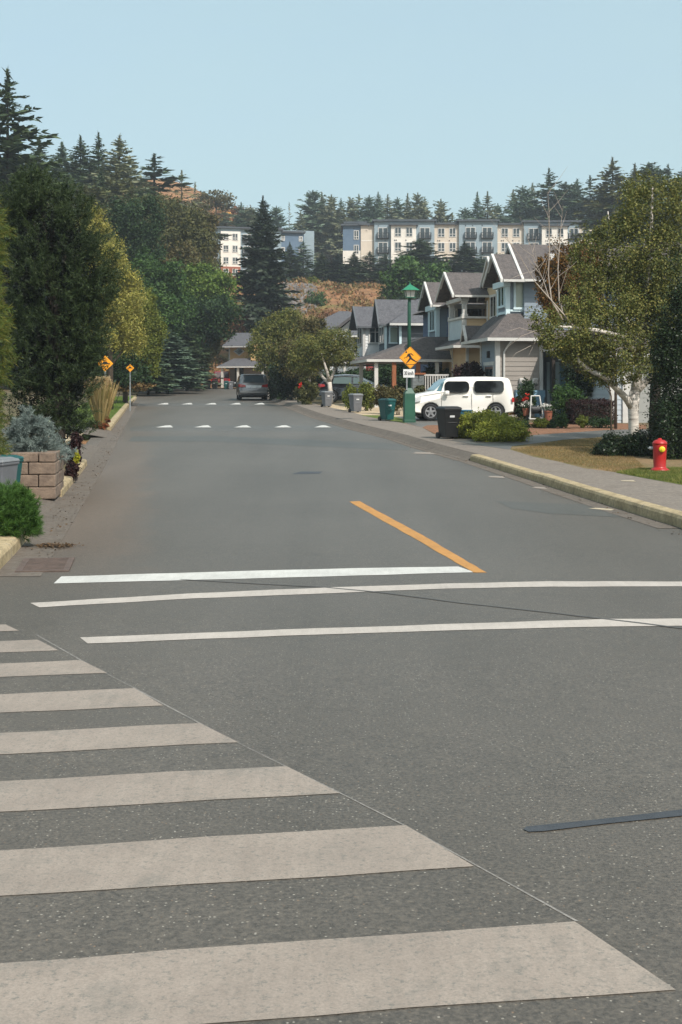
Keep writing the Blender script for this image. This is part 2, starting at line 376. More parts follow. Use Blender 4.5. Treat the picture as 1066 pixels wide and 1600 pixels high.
# kerb pieces on the garden side, between the driveways
kerb('kerb', [(-8.5, 8.95), (-5.2, 9.5), (-4.0, 10.2), (xl(12.4)-GW-.02, 12.4), (xl(14)-GW, 14), (xl(16)-GW, 16.0)], .15, .26, -1, m_kerb)
y1, y2 = G(92, 777)[1], G(135, 727)[1]
kerb('kerb', [(xl(y)-GW, y) for y in np.linspace(y1, y2, 6)], .14, .24, -1, m_kerb)
y3, y4 = G(179, 673)[1], G(219, 623)[1]
kerb('kerb', [(xl(y)-GW, y) for y in np.linspace(y3, y4, 12)], .15, .24, -1, m_kerb)
# left driveways and strips
def apron(ya, yb):
    drape('driveway_apron', [(xl(ya)-GW-.02, ya), (xl(yb)-GW-.02, yb), (xl(yb)-GW-.75, yb), (xl(ya)-GW-.75, ya)], 0, m_conc, zf=lambda x, y: zr(y)+.006+.125*min(1, max(0, (xl(y)-GW-.02-x)/.7)))
apron(16.05, y1+.2); apron(y2+.1, 36); apron(40.5, y3)
drape('driveway', [(xl(16.2)-GW-.72, 16.2), (xl(y1)-GW-.72, y1-.1), (-16, y1-.1), (-16, 16.2)], .125, m_drive)
drape('driveway', [(xl(y2)-GW-.72, y2+.2), (xl(35)-GW-.72, 35.0), (-24, 35), (-24, y2+.2)], .125, m_drive)
drape('driveway', [(xl(41)-GW-.72, 41), (xl(y3)-GW-.72, y3-.1), (-24, y3-.1), (-24, 41.0)], .125, m_drive)
drape('dry_grass_strip', [(xl(35)-GW-.72, 35), (xl(41)-GW-.72, 41), (-9.3, 41), (-8.6, 35)], .13, m_gravel)
drape('mulch_bed', [(xl(12.3)-GW-.3, 12.3), (xl(16)-GW-.3, 16), (-9, 16), (-9, 12.3)], .145, m_mulch)
drape('grass_strip', [(xl(y)-GW-.22, y) for y in np.linspace(y3, y4, 8)] + [(xl(y)-GW-2.6, y) for y in np.linspace(y4, y3, 8)], .14, m_green)
# right: lawns, drive and beds (outlined where they lie on the ground)
def lot(name, pix, m, dz): return drape(name, [G(px, py, .15) for px, py in pix], dz, m)
lot('dry_lawn', [(796,702.5),(834,714.5),(871,721.5),(914,732.5),(962,738.5),(1066,757.5),(1300,800),(1300,684),(1066,684),(958,681.5),(880,687),(800,697)], m_brownlawn, .149)
lot('green_lawn', [(962,738.8),(1066,758),(1300,802),(1300,735),(1066,732),(1000,733)], m_green, .157)
lot('driveway', [(700,688),(740,694.5),(797,702.7),(800,697.5),(880,687.5),(958,682),(1066,684),(1300,686),(1300,668),(960,671.5),(820,681),(768,690),(735,684)], m_drive, .156)
lot('mulch_bed', [(771,690),(820,681),(958,671.5),(1010,671),(1010,664),(930,660),(800,661),(740,672)], m_mulch, .153)
lot('mulch_bed', [(660,668),(632,661.5),(640,655),(700,655),(760,660),(735,684),(692,684)], m_mulch, .154)
lot('driveway', [(632,661),(660,668),(668,664.5),(800,664.5),(800,650),(700,648),(600,652)], m_drive, .1555)
lot('dry_grass_strip', [(500,633.2),(540,641.7),(575,650.7),(606,656),(640,655),(690,645),(560,628)], m_gravel, .1535)
lot('grass_strip', [(564,649),(606,657),(632,661),(640,656),(600,649)], m_green, .158)

# thin summer haze over the whole place
m_h, nt_h, out_h = nodes('haze_air'); pv = nt_h.nodes.new('ShaderNodeVolumePrincipled'); pv.inputs['Color'].default_value = (.86, .93, 1, 1); pv.inputs['Density'].default_value = .0005; pv.inputs['Anisotropy'].default_value = .2
nt_h.links.new(pv.outputs[0], out_h.inputs['Volume'])
hz_ = MB().box(-420, 420, -60, 520, -4, 110).build('haze', m_h); hz_['kind'] = 'stuff'

# painted markings
m_bar = paint('crosswalk_paint', C(150, 138, 127), C(92, 94, 89), .535)
m_white = paint('fresh_white_paint', C(198, 196, 190), C(110, 118, 114), .62)
m_edge = paint('scuffed_edge_paint', C(150, 144, 138), C(100, 97, 92), .44, 6)
m_line = paint('white_line_paint', C(182, 173, 164), C(108, 115, 110), .6)
m_yel = paint('yellow_line_paint', C(184, 132, 68), C(118, 108, 92), .58, 4)
m_seam = mat('crack_seal', C(74, 74, 73), C(84, 83, 80), 6, .8)  # greyish seal of the crack across the road
m_tar = mat('tar_seal', C(52, 54, 58), C(66, 68, 72), 6, .6)
rng = random.Random(4)
def marking(name, pix, m, dz=.003, jit=.012, seg=.25):
    P = [Vector(G(*p)).to_3d() for p in pix]; Q = []
    for a, b in zip(P, P[1:]+P[:1]):
        n = max(1, min(24, int((b-a).length/seg)))
        for i in range(n):
            q = a.lerp(b, i/n); j = jit if i else 0
            Q.append((q.x+rng.uniform(-j, j)*.5, q.y+rng.uniform(-j, j)))
    return drape(name, Q, dz, m)
# crosswalk bars: the two corners of the near-road end, then the far end's corners along the bar's own direction
for a, b, slope in [((1057,1546),(897,1440),-.073),((742,1355),(632,1290),-.062),((532,1240),(446,1197),-.055),((372,1160),(312,1130),-.052),((256,1103),(211,1076),-.045),((167,1052),(127,1032),-.04),((92,1017),(58,1000),-.035),((30,986),(8,976),-.03)]:
    A, B = Vector(G(*a)), Vector(G(*b)); s = slope
    A2, B2 = Vector(G(a[0]-700, a[1]-s*700)), Vector(G(b[0]-700, b[1]-s*700))
    L = 3.6
    A2 = A+(A2-A).normalized()*L; B2 = B+(B2-B).normalized()*L
    n = 14; Q = [A.lerp(A2, i/n) for i in range(n)]+[A2]+[B2.lerp(B, i/n) for i in range(n)]+[B]
    drape('crosswalk_marking', [(q.x+rng.uniform(-.006,.006), q.y+rng.uniform(-.008,.008)) for q in Q], .0025, m_bar)
marking('edge_line_marking', [(52,990),(60,993),(127,1031),(211,1075),(312,1129.3),(446,1196.6),(634,1290),(905,1440),(899,1440),(631,1290.6),(444.5,1197.8),(310.5,1130.4),(209.5,1076),(125.5,1032)], m_edge, .0015, .006, .4)
marking('stop_line', [(84,912),(96,901),(400,892),(560,888),(716,885.5),(742,894.5),(560,899.5),(400,904)], m_white, .003)
marking('crosswalk_line', [(62,949.5),(47,942.5),(300,927.5),(520,918),(700,912),(860,908.5),(1090,909),(1400,909),(1400,916),(1090,916.5),(860,917),(700,920),(525,927),(300,935.5)], m_line)
marking('crosswalk_line', [(137,1006),(125,996.5),(500,982),(800,972.5),(950,967.5),(1090,966.5),(1400,966),(1400,976),(1090,978),(950,979.5),(800,983),(500,992)], m_line)
marking('centre_line_marking', [(546,784),(562,783),(660,836),(761,895),(740,895),(640,837)], m_yel)
def arrows(row, xs_, hw, h):
    for x in xs_: marking('speed_hump_marking', [(x-hw, row+h), (x-hw*.45, row+h*.2), (x, row-h), (x+hw*.45, row+h*.2), (x+hw, row+h)], m_white, .02, 0)
# flat-topped speed humps, a gentle swelling across the road
m_hump = asphalt('hump_asphalt', C(80, 77, 72), C(88, 84, 79), .3)
for row, t in ((672, 3.6), (634, 5.0)):
    y0 = G(400, row)[1]-.9; nn = 12; b = MB(); vsx = []
    for i in range(nn+1):
        y = y0+t*i/nn; z = .1*math.sin(PI*i/nn)**.8 if 0 < i < nn else -.01
        x0, x1 = xl(y)+.15, xr(y)-.4
        vsx += [(x0, y, zr(y)-.01), (x0+.6, y, zr(y)+z), (x1-.6, y, zr(y)+z), (x1, y, zr(y)-.01)]
    b.add(vsx, [(i*4+j, i*4+j+1, i*4+j+5, i*4+j+4) for i in range(nn) for j in range(3)])
    struct(b.build('speed_hump', m_hump, smooth=True))
def hump_arrow(row, xs_, hw, hh, dz):
    for x in xs_:
        Y = G(x, row)[1]; X = XA(x, Y); s = hw*Y/F; d = hh
        b = MB(); P = [(X-s, Y-d), (X+s, Y-d), (X+s*.3, Y+d*.2), (X, Y+d*1.3), (X-s*.3, Y+d*.2)]
        def hz(y):
            y0 = G(400, 672 if row > 650 else 634)[1]-.9; t = 3.6 if row > 650 else 5.0; u = (y-y0)/t
            return zr(y)+(.1*math.sin(PI*u)**.8 if 0 < u < 1 else 0)+dz
        b.add([(p[0], p[1], hz(p[1])+.002) for p in P], [(0, 1, 2, 3, 4)]); struct(b.build('speed_hump_marking', m_white))
hump_arrow(670, (262, 321, 382, 444, 505), 13.5, .85, .012)
hump_arrow(633, (259, 296, 333, 371, 408), 9, 1.3, .012)
marking('tar_seal', [(818,1297),(822,1293),(860,1289),(940,1281),(1066,1266),(1300,1240),(1300,1250),(1066,1276),(940,1289),(850,1300),(826,1301)], m_tar, .004, .01)
marking('tar_seal', [(280,906),(284,905.6),(420,913),(500,917),(600,926),(720,942),(860,957),(1000,973.2),(1300,1011),(1300,1012.6),(1000,975),(860,958.2),(720,943.2),(600,927.4),(500,918),(420,914)], m_seam, .0045, .008)
marking('road_patch', [(775,783),(850,786),(960,790),(1010,806),(960,808),(860,803),(800,795)], m_asph2, .0025, .05)
marking('road_patch', [(200,690),(330,690),(640,704),(640,694),(330,681),(208,682)], m_asph2, .0025, .05)
marking('road_patch', [(455,741),(500,740),(505,737),(470,737)], m_tar, .0035, .03)
marking('lane_marking', [(645,709),(682,710),(672,707),(650,706.5)], m_bar, .006, 0)
marking('lane_marking', [(762,746),(790,747.5),(786,744.5),(766,744)], m_bar, .006, 0)
marking('lane_marking', [(830,763),(856,764.5),(850,761.5),(836,761)], m_bar, .006, 0)
marking('lane_marking', [(920,795),(955,798),(960,796),(930,794)], m_kerbw, .006, 0)
lot('pavement_marking', [(970,752),(994,753),(990,751),(972,751)], m_kerbw, .157)
# ------------------------------------------------------------------ foliage
def unit(a): return a/np.maximum(1e-9, np.linalg.norm(a, axis=-1, keepdims=True))
def quads(c, d, n, l, w):                            # leaf-shaped quads: centre, direction, normal, length, width
    s = unit(np.cross(d, n)); l = l[:, None]; w = w[:, None]
    return np.stack([c-d*l*.5, c+s*w*.5-d*l*.05, c+d*l*.5, c-s*w*.5-d*l*.05], 1).reshape(-1, 3)
def blob_leaves(rs, blobs, n, leaf, cl=26, sig=.2, up=.5, flat=0, droop=0, fill=.12, aspect=.62):
    bl = np.array(blobs, float); w = (bl[:, 3]*bl[:, 4]+bl[:, 3]*bl[:, 5]+bl[:, 4]*bl[:, 5]); w /= w.sum()
    P = []; D = []
    for b, k in zip(bl, w):
        m = max(8, int(n*k)); nc = max(6, int(cl*(.6+.8*rs.random())))
        dirs = unit(rs.normal(size=(nc, 3))); rad = .58+.5*rs.random(nc)**.8
        cc = dirs*rad[:, None]; sz = sig*(.6+.8*rs.random(nc))
        i = rs.integers(0, nc, m); p = cc[i]+rs.normal(size=(m, 3))*sz[i][:, None]
        inn = rs.random(m) < fill; p[inn] = (unit(rs.normal(size=(inn.sum(), 3)))*(rs.random(inn.sum())**.4)[:, None]*.9)
        o = unit(p); P.append(p*b[3:6]+b[:3]); D.append(o)
    P = np.concatenate(P); O = np.concatenate(D); k = len(P)
    nrm = unit(O*.6+rs.normal(size=(k, 3))*.75+np.array([0, 0, up]))
    d = unit(np.cross(nrm, rs.normal(size=(k, 3)))); d[:, 2] -= droop; d = unit(d)
    L = leaf*(.6+.8*rs.random(k))
    return quads(P, d, nrm, L, L*aspect)
def trunk_tubes(segs, n=7):                           # segs: list of (points, radii)
    b = MB()
    for pts, rad in segs: b.tube(pts, rad, n)
    return b
m_bark = mat('bark', C(92, 78, 64), C(62, 52, 44), 3, .9, bump=.6, bscale=9)
m_darkbark = mat('dark_bark', C(58, 48, 40), C(38, 32, 28), 3, .9, bump=.5)
m_birch = mat('birch_bark', C(206, 198, 188), C(120, 110, 102), 4, .75, lo=.45, hi=.7, streak=(1, 1, 5), bump=.2)
m_twig = mat('bare_twig', C(176, 164, 152), C(140, 126, 114), 3, .8)
m_con = [leafmat('needles_deep', [C(50, 66, 46), C(68, 84, 56), C(82, 96, 64)], .12),
         leafmat('needles_blue', [C(76, 96, 80), C(96, 116, 98), C(114, 130, 110)], .12),
         leafmat('needles_olive', [C(78, 82, 50), C(94, 98, 60), C(108, 106, 70)], .12),
         leafmat('needles_grey', [C(104, 116, 94), C(122, 128, 102), C(134, 134, 110)], .12),
         leafmat('needles_black', [C(34, 44, 34), C(46, 58, 44), C(60, 72, 54)], .08)]
def conifer(seed, m, H=20., Rr=4., t0=.08, ex=.85, irr=.4, nb=150, ns=13, el0=-18, el1=38, bare=0, spl=.85, clump=0):
    rs = np.random.default_rng(seed); V = []; segs = [([(0,0,-.6),(0,0,H*.5),(0,0,H)], [H*.008, H*.0045, H*.0006])]
    az = 0
    for i in range(nb):
        t = t0+(1-t0)*((i+.5)/nb)**.9; z = H*t; az += 2.399+rs.normal()*.3
        prof = (1-t)**ex*(.55+.45*min(1, t/.2)) if t < .97 else .03
        L = Rr*prof*(1-irr*rs.random())*(1.15 if rs.random() < .15 else 1)
        if clump and rs.random() < clump*.6: L *= .35
        if L < .16: L = .16 if t < .85 else .08
        el = R(el0+(el1-el0)*t+rs.normal()*6)
        if bare and rs.random() < bare:
            segs.append(([(0,0,z), (math.cos(az)*L*.8, math.sin(az)*L*.8, z+L*.8*math.sin(el))], [.05, .02])); continue
        k = max(3, int(ns*(.35+.65*L/Rr))); s = np.linspace(.18, 1, k)+rs.normal(size=k)*.03
        bd = np.array([math.cos(az)*math.cos(el), math.sin(az)*math.cos(el), math.sin(el)])
        sd_ = np.array([-math.sin(az), math.cos(az), 0])
        rad = np.array([math.cos(az), math.sin(az), 0])
        for sgn in (-1, 1, 0):
            c = bd[None]*s[:, None]*L; c[:, 2] += z-.10*L*s**2
            hang = np.where(rs.random(k) < .55, -.75, -.1)[:, None]*np.array([0, 0, 1.])[None]*(1-.75*t)+np.array([0, 0, .9*max(0, t-.8)])[None]
            d = unit(bd[None]*.6+sgn*sd_[None]*.7+rs.normal(size=(k, 3))*.25+hang)
            l = spl*.95*(.6+.5*(1-s)+.4*rs.random(k))*min(1, (.24 if t < .8 else .24-.9*(t-.8))+1.2*L/Rr)
            c = c+d*l[:, None]*.42
            nr = unit(np.array([0, 0, .55])[None]+rad[None]*.7+rs.normal(size=(k, 3))*.5)
            V.append(quads(c, d, nr, l, l*.46))
        if L > Rr*.5: segs.append(([(0,0,z), tuple(bd*L*.8+np.array([0,0,z-.05*L]))], [.06, .015]))
    for q in range(14):
        h = H*(.9+.1*q/14); V.append(quads(np.array([[0, 0, h]]), unit(np.array([[rs.normal()*.28, rs.normal()*.28, 1.]])), unit(rs.normal(size=(1, 3))), np.array([H*.045]), np.array([H*.012*(1.2-q/14)])))
    top = np.array([[0, 0, H*.985]]); V.append(quads(np.repeat(top, 3, 0), np.array([[.1, 0, 1.], [-.1, .1, 1], [0, -.1, 1]]), unit(rs.normal(size=(3, 3))), np.full(3, H*.04), np.full(3, .12)))
    return npmesh('crown', np.concatenate(V), 4, m), segs
CONP = {}
def con_proto(key):
    if key in CONP: return CONP[key]
    k, mi = key.split('/')[:2]; var = int((key.split('/')+['0'])[2]); mi = int(mi)
    kw = dict(spruce=dict(seed=3, nb=260, irr=.3, ex=.9), fir=dict(seed=7, nb=210, irr=.5, ex=.75, clump=.35), open=dict(seed=11, nb=90, irr=.6, ex=.6, clump=.5, ns=12, el0=-5, el1=30, spl=1.1),
              slim=dict(seed=15, nb=230, irr=.35, ex=.8, t0=.05), broad=dict(seed=21, nb=230, irr=.6, ex=.45, clump=.5, t0=.28, el1=50), bare=dict(seed=25, nb=80, irr=.5, bare=.72, ex=.7), dense=dict(seed=31, nb=380, irr=.35, ex=.75, ns=15, clump=.15, spl=.8))[k]
    seed = kw.pop('seed')+mi+100*var; rv = random.Random(seed); kw['ex'] = kw.get('ex', .85)*rv.uniform(.85, 1.2); kw['irr'] = kw['irr']*rv.uniform(.8, 1.35); kw['clump'] = kw.get('clump', 0)+rv.uniform(0, .3)
    me, segs = conifer(seed, m_con[mi], **kw)
    CONP[key] = (me, trunk_tubes(segs, 5)); return CONP[key]
TRK = {}
def conifer_tree(name, label, key, px, ytop, Y, wpx, group=None, cat='tree', base=None, rz=None):
    X = XA(px, Y); zb = gl(X, Y) if base is None else base
    H = ZA(ytop, Y)-zb; Rr = wpx/2*Y/F
    key = key+'/%d' % (int(px*13+Y) % 3) if key.count('/') == 1 else key
    me, tb = con_proto(key)
    t = thing(name, label, cat, (X, Y, zb), rz if rz is not None else (px*7.31+Y) % 6.28, group, (Rr/1.75, Rr/1.75, H/20))
    obj('crown', me, t)
    if key not in TRK: TRK[key] = tb.build('trunk', m_bark if key.split('/')[1] in '23' else m_darkbark, t).data
    else: obj('trunk', TRK[key], t)
    return t
def pxblobs(bl, Y, depth=1.0):                       # (px, py, rpx, rpy[, dY]) -> ellipsoids around (X,Y,Z)
    out = []
    for b in bl:
        px, py, rx, ry = b[:4]; y = Y+(b[4] if len(b) > 4 else 0)
        p = W(px, py, y); a = rx*y/F; c = ry*y/F
        out.append((p.x, p.y, p.z, a, min(a, 6)*depth if a > 1 else a*depth, c))
    return out
def leafy(name, label, m, bl, Y, n, leaf, seed=1, trunk=None, bark=None, cat='tree', group=None, basepx=None, depth=.9, trunk_r=.2, branches=6, part='crown', **kw):
    kw.setdefault('cl', 44); kw.setdefault('sig', .155); kw.setdefault('fill', .08)
    rs = np.random.default_rng(seed); bw = np.array(pxblobs(bl, Y, depth))
    wts = bw[:, 3]*bw[:, 5]; cx = (bw[:, 0]*wts).sum()/wts.sum() if basepx is None else XA(basepx, Y)
    zb = gl(cx, Y); org = np.array([cx, Y, zb])
    bw[:, :3] -= org
    t = thing(name, label, cat, tuple(org), 0, group)
    obj(part, npmesh(part, blob_leaves(rs, bw, n, leaf, **kw), 4, m), t)
    if trunk is not False:
        segs = []
        zt = max(b[2] for b in bw); top = max(bw, key=lambda b: b[2])
        segs.append(([(0,0,-.3), (.1*trunk_r, 0, zt*.4), (top[0]*.6, top[1]*.6, top[2])], [trunk_r*1.2, trunk_r*.8, trunk_r*.2]))
        for b in bw[:10]:
            h = max(.15, min(.6*zt, b[2]*.55)); segs.append(([(0, 0, h), ((b[0])*.5, b[1]*.5, h+(b[2]-h)*.4), (b[0]*.95, b[1]*.95, b[2])], [trunk_r*.5, trunk_r*.3, trunk_r*.08]))
        trunk_tubes(segs).build('trunk', bark or m_bark, t, smooth=True)
    return t
def bush(name, label, m, bl, Y, n, leaf, seed=1, cat='shrub', group=None, stem=True, **kw):
    kw.setdefault('cl', 40); kw.setdefault('sig', .16)
    t = leafy(name, label, m, bl, Y, n, leaf, seed, trunk=False, cat=cat, group=group, part='foliage', **kw)
    if stem:
        b = MB(); H = (CY-bl[0][1])*0+.5*bl[0][3]*Y/F
        for k in range(4): b.tube([(.04*math.cos(k*1.6), .04*math.sin(k*1.6), -.1), (.25*bl[0][2]*Y/F*math.cos(k*1.6), .2*bl[0][2]*Y/F*math.sin(k*1.6), max(.2, H))], [.03, .012], 5)
        b.build('stem', m_darkbark, t)
    return t
def hedge_box(rs, x0, x1, y0, y1, z1, n, leaf, wob=.08, m=None):
    # leaves over the top and sides of a clipped block
    A = [(x1-x0)*(y1-y0), (x1-x0)*z1, (x1-x0)*z1, (y1-y0)*z1, (y1-y0)*z1]; A = np.array(A)/sum(A)
    P = []; O = []
    for i, a in enumerate(A):
        k = int(n*a); u = rs.random(k); v = rs.random(k)
        if i == 0: p = np.stack([x0+u*(x1-x0), y0+v*(y1-y0), np.full(k, z1)], 1); o = (0, 0, 1)
        elif i < 3: p = np.stack([x0+u*(x1-x0), np.full(k, y0 if i == 1 else y1), v*z1], 1); o = (0, -1 if i == 1 else 1, 0)
        else: p = np.stack([np.full(k, x0 if i == 3 else x1), y0+u*(y1-y0), v*z1], 1); o = (-1 if i == 3 else 1, 0, 0)
        f = np.sin(p[:, 0]*5.1+p[:, 2]*3)*np.sin(p[:, 1]*4.3+p[:, 2]*4.1)
        P.append(p+np.array(o)*(f[:, None]*wob)+rs.normal(size=(k, 3))*wob*.5); O.append(np.tile(o, (k, 1)))
    P = np.concatenate(P); O = np.concatenate(O).astype(float); k = len(P)
    nr = unit(O*.5+rs.normal(size=(k, 3))*.8+np.array([0, 0, .4])); d = unit(np.cross(nr, rs.normal(size=(k, 3))))
    L = leaf*(.6+.8*rs.random(k)); return quads(P, d, nr, L, L*.6)
def tufts(rs, P, O, nbl, ln, wd, spread=.5, along=.6):  # brush-like needle tufts at P growing along O
    n = len(P); i = np.repeat(np.arange(n), nbl); k = len(i)
    o = O[i]; s = rs.random(k)*along
    c0 = P[i]+o*(s*ln)[:, None]
    d = unit(o*.75+rs.normal(size=(k, 3))*spread); l = ln*(.45+.4*rs.random(k))*(1-.35*s)
    nr = unit(rs.normal(size=(k, 3))); return quads(c0+d*l[:, None]*.5, d, nr, l, np.full(k, wd))

L_olive = leafmat('leaves_olive', [C(66, 70, 36), C(82, 84, 46), C(98, 96, 56)])
L_oliveb = leafmat('leaves_olive_brown', [C(82, 76, 44), C(98, 88, 54), C(86, 86, 50)])
L_green = leafmat('leaves_green', [C(46, 72, 34), C(60, 88, 40), C(78, 104, 50)])
L_deep = leafmat('leaves_deep_green', [C(34, 54, 28), C(44, 66, 34), C(56, 78, 42)])
L_bright = leafmat('leaves_bright_green', [C(70, 98, 34), C(92, 116, 46), C(110, 128, 56)])
L_gold = leafmat('leaves_golden', [C(128, 128, 54), C(170, 162, 84), C(100, 108, 46), C(194, 182, 110)], .3)
L_yg = leafmat('leaves_yellow_green', [C(86, 100, 38), C(110, 118, 48), C(124, 128, 58)], .3)
L_birch = leafmat('leaves_birch', [C(78, 90, 44), C(100, 106, 54), C(128, 126, 68), C(72, 86, 46), C(150, 140, 80)], .3)
L_rust = leafmat('leaves_rust', [C(110, 76, 36), C(132, 92, 42), C(92, 80, 40), C(86, 66, 38)], .3)
L_dkred = leafmat('leaves_dark_red', [C(44, 26, 28), C(60, 34, 34), C(36, 26, 26)], .15)
L_ivy = leafmat('leaves_ivy', [C(26, 38, 20), C(34, 48, 25), C(48, 64, 34)], .1, .4)
L_jun = leafmat('leaves_juniper', [C(112, 120, 36), C(142, 146, 52), C(94, 106, 36), C(158, 156, 66)], .2)
L_dry = leafmat('dry_brush', [C(140, 108, 70), C(120, 96, 60), C(104, 96, 56), C(158, 122, 82)], .2)
L_brown = leafmat('brown_brush', [C(132, 88, 60), C(110, 78, 54), C(150, 104, 74)], .2)
L_pine = leafmat('pine_needles', [C(31, 45, 27), C(43, 58, 33), C(60, 75, 43), C(74, 88, 55)], .15)
L_blue = leafmat('blue_spruce_needles', [C(92, 106, 106), C(118, 132, 130), C(142, 154, 152)], .1)
L_thuja = leafmat('thuja_sprays', [C(92, 104, 40), C(74, 96, 44), C(118, 112, 50), C(58, 84, 38)], .2)
L_red = leafmat('red_petals', [C(206, 40, 30), C(226, 62, 44), C(180, 30, 26)], .2)
L_whitefl = leafmat('white_petals', [C(240, 238, 236), C(226, 222, 220)], .2)
L_straw = leafmat('straw', [C(186, 160, 112), C(160, 138, 92), C(120, 116, 62), C(200, 176, 130)], .25)

# ---- skyline conifers
def row(items, name, words, group):
    for it in items:
        conifer_tree(name, it[5] if len(it) > 5 else words, it[4], it[0], it[1], it[2], it[3], group)
# ridge behind the planted slope, garden side
for px, yt, Y, w, key, lab in [
    (12,108,112,104,'fir/0','tallest fir of all, its thin crooked tip high above the garden-side woods'),
    (62,212,170,62,'fir/0','shaggy fir with a bent tip, pressed against the tallest fir'),
    (97,222,175,64,'spruce/1','first of the pointed firs on the wooded ridge beyond the tallest fir'),
    (126,212,171,60,'spruce/0','dark full second one of the pointed firs on the wooded ridge'),
    (154,207,173,54,'slim/0','third and narrowest of the pointed firs on the wooded ridge'),
    (187,211,166,70,'spruce/3','grey-green fir with thinning twigs, just past the narrowest ridge fir'),
    (166,300,150,64,'bare/2','thin half-bare conifer with brown twigs below the pointed ridge firs'),
    (241,240,190,74,'open/0','solitary fir with wide level boughs standing clear on the brown ridge'),
    (284,266,215,44,'bare/3','dead grey conifer skeleton beside the solitary fir on the ridge'),
    (305,284,225,30,'bare/3','smaller bare dead conifer just past the grey skeleton on the ridge'),
    (40,255,130,90,'fir/2','bushy brownish fir low in front of the tallest fir'),
    (135,290,140,110,'broad/2','broad dull fir spreading under the pointed ridge firs'),
    (222,300,160,70,'broad/0','low dark fir on the brow below the solitary fir'),
    (70,262,150,80,'fir/0','dark fir directly behind the big pine, under the bent-tipped fir'),
    (100,268,148,76,'broad/0','dark broad fir behind the big pine, under the first pointed firs'),
    (158,262,152,76,'spruce/0','dark spruce filling in under the narrow pointed fir'),
    (205,285,150,76,'fir/2','olive fir filling in under the grey-green fir'),
    (20,235,118,110,'broad/0','wide dark fir skirts around the base of the tallest fir'),
    (262,312,205,50,'fir/0','short dark fir on the brow between the solitary fir and the dead conifer'),
    (182,262,160,60,'broad/2','olive fir crowding beneath the last of the pointed firs'),
    ]: conifer_tree('fir_tree', lab, key, px, yt, Y, w*1.75)
conifer_tree('spruce_tree', 'big dark spruce rising in front of the hillside apartment wings', 'dense/4', 411, 306, 152, 74)
G1 = 'conifers on the skyline behind the apartments'
sk = [(377,316,262,30),(392,322,264,26),(352,318,275,24),(432,322,268,26),(452,316,270,18),(470,330,268,26),(489,297,292,34),(503,300,296,32),(518,304,290,32),(533,310,300,30),(547,308,296,30),(561,303,296,32),(577,305,290,34),(591,300,300,34),(606,304,294,34),(621,308,300,30),(637,302,296,34),(653,301,290,34),(664,308,300,26),(689,311,296,34),(707,332,300,26),(727,324,300,30),(746,300,290,40),(762,299,292,44),(778,318,296,30)]
keys = ['fir/1','broad/3','open/3','broad/1','spruce/1','fir/3','broad/1','spruce/3','broad/3']
ordn = ['first','second','third','fourth','fifth','sixth','seventh','eighth','ninth','tenth','eleventh','twelfth','thirteenth','fourteenth','fifteenth','sixteenth','seventeenth','eighteenth','nineteenth','twentieth']
tone = {'1': 'blue-green', '3': 'greyish', '0': 'dark green', '2': 'olive', '4': 'blackish'}
shp = {'fir': 'ragged fir', 'spruce': 'full spruce', 'broad': 'broad-topped fir', 'slim': 'slim fir', 'bare': 'bare conifer', 'open': 'open-crowned fir', 'dense': 'dense spruce'}
for i, (px, yt, Y, w) in enumerate(sk):
    key = 'bare/3' if px in (452,) else keys[i % 9]
    where = ('above the grey apartment wing' if px < 440 else 'in the gap between both apartment blocks' if px < 535 else 'behind the long apartment roof') 
    grp = [p for p in sk if (p[0] < 440) == (px < 440) and (p[0] < 535) == (px < 535)]; grp.sort(); o = grp.index((px, yt, Y, w))
    conifer_tree('fir_tree', f'{tone[key[-1]]} {shp[key[:-2]]} {where}, {ordn[o]} from the excavator', key, px, yt, Y, w*1.6, G1)
G2 = 'conifers on the ridge above the birch'
sk2 = [(802,296,275,40,'fir/3'),(817,290,270,40,'broad/1'),(832,286,275,38,'fir/3'),(858,263,268,52,'fir/0'),(884,284,270,46,'broad/0'),(902,279,266,44,'fir/1'),(922,274,262,50,'open/0'),(957,246,205,60,'fir/2'),(992,256,205,54,'spruce/2'),(1014,254,210,56,'broad/0'),(1044,257,205,50,'fir/0'),(1068,262,205,54,'fir/0'),(1110,250,200,60,'spruce/0'),(945,300,262,70,'broad/0'),(1010,310,195,80,'broad/0'),(870,310,272,60,'broad/1')]
for i, (px, yt, Y, w, key) in enumerate(sk2):
    o = sorted(p[0] for p in sk2).index(px)
    conifer_tree('fir_tree', f'{tone[key[-1]]} {shp[key[:-2]]} on the ridge beyond the birch, {ordn[o]} from the apartment roof', key, px, yt, Y, w*1.55, G2)
G3 = 'young conifers planted in front of the apartments'
sk3 = [(453,378,208,34,'spruce/0'),(474,376,210,34,'fir/1'),(503,393,206,30,'spruce/0'),(528,396,206,40,'spruce/4'),(553,394,204,46,'spruce/0'),(578,392,206,40,'fir/0'),(602,396,206,40,'fir/1'),(622,410,206,30,'spruce/0'),(656,374,202,54,'broad/0'),(681,398,205,32,'fir/0'),(698,404,206,30,'spruce/0'),(726,376,196,60,'spruce/0'),(752,402,204,40,'fir/1'),(776,395,205,36,'broad/3')]
for i, (px, yt, Y, w, key) in enumerate(sk3):
    conifer_tree('young_conifer', f'{tone[key[-1]]} young {shp[key[:-2]]} before the apartments, {ordn[i]} from the big spruce', key, px, yt, Y, w*1.25, G3)

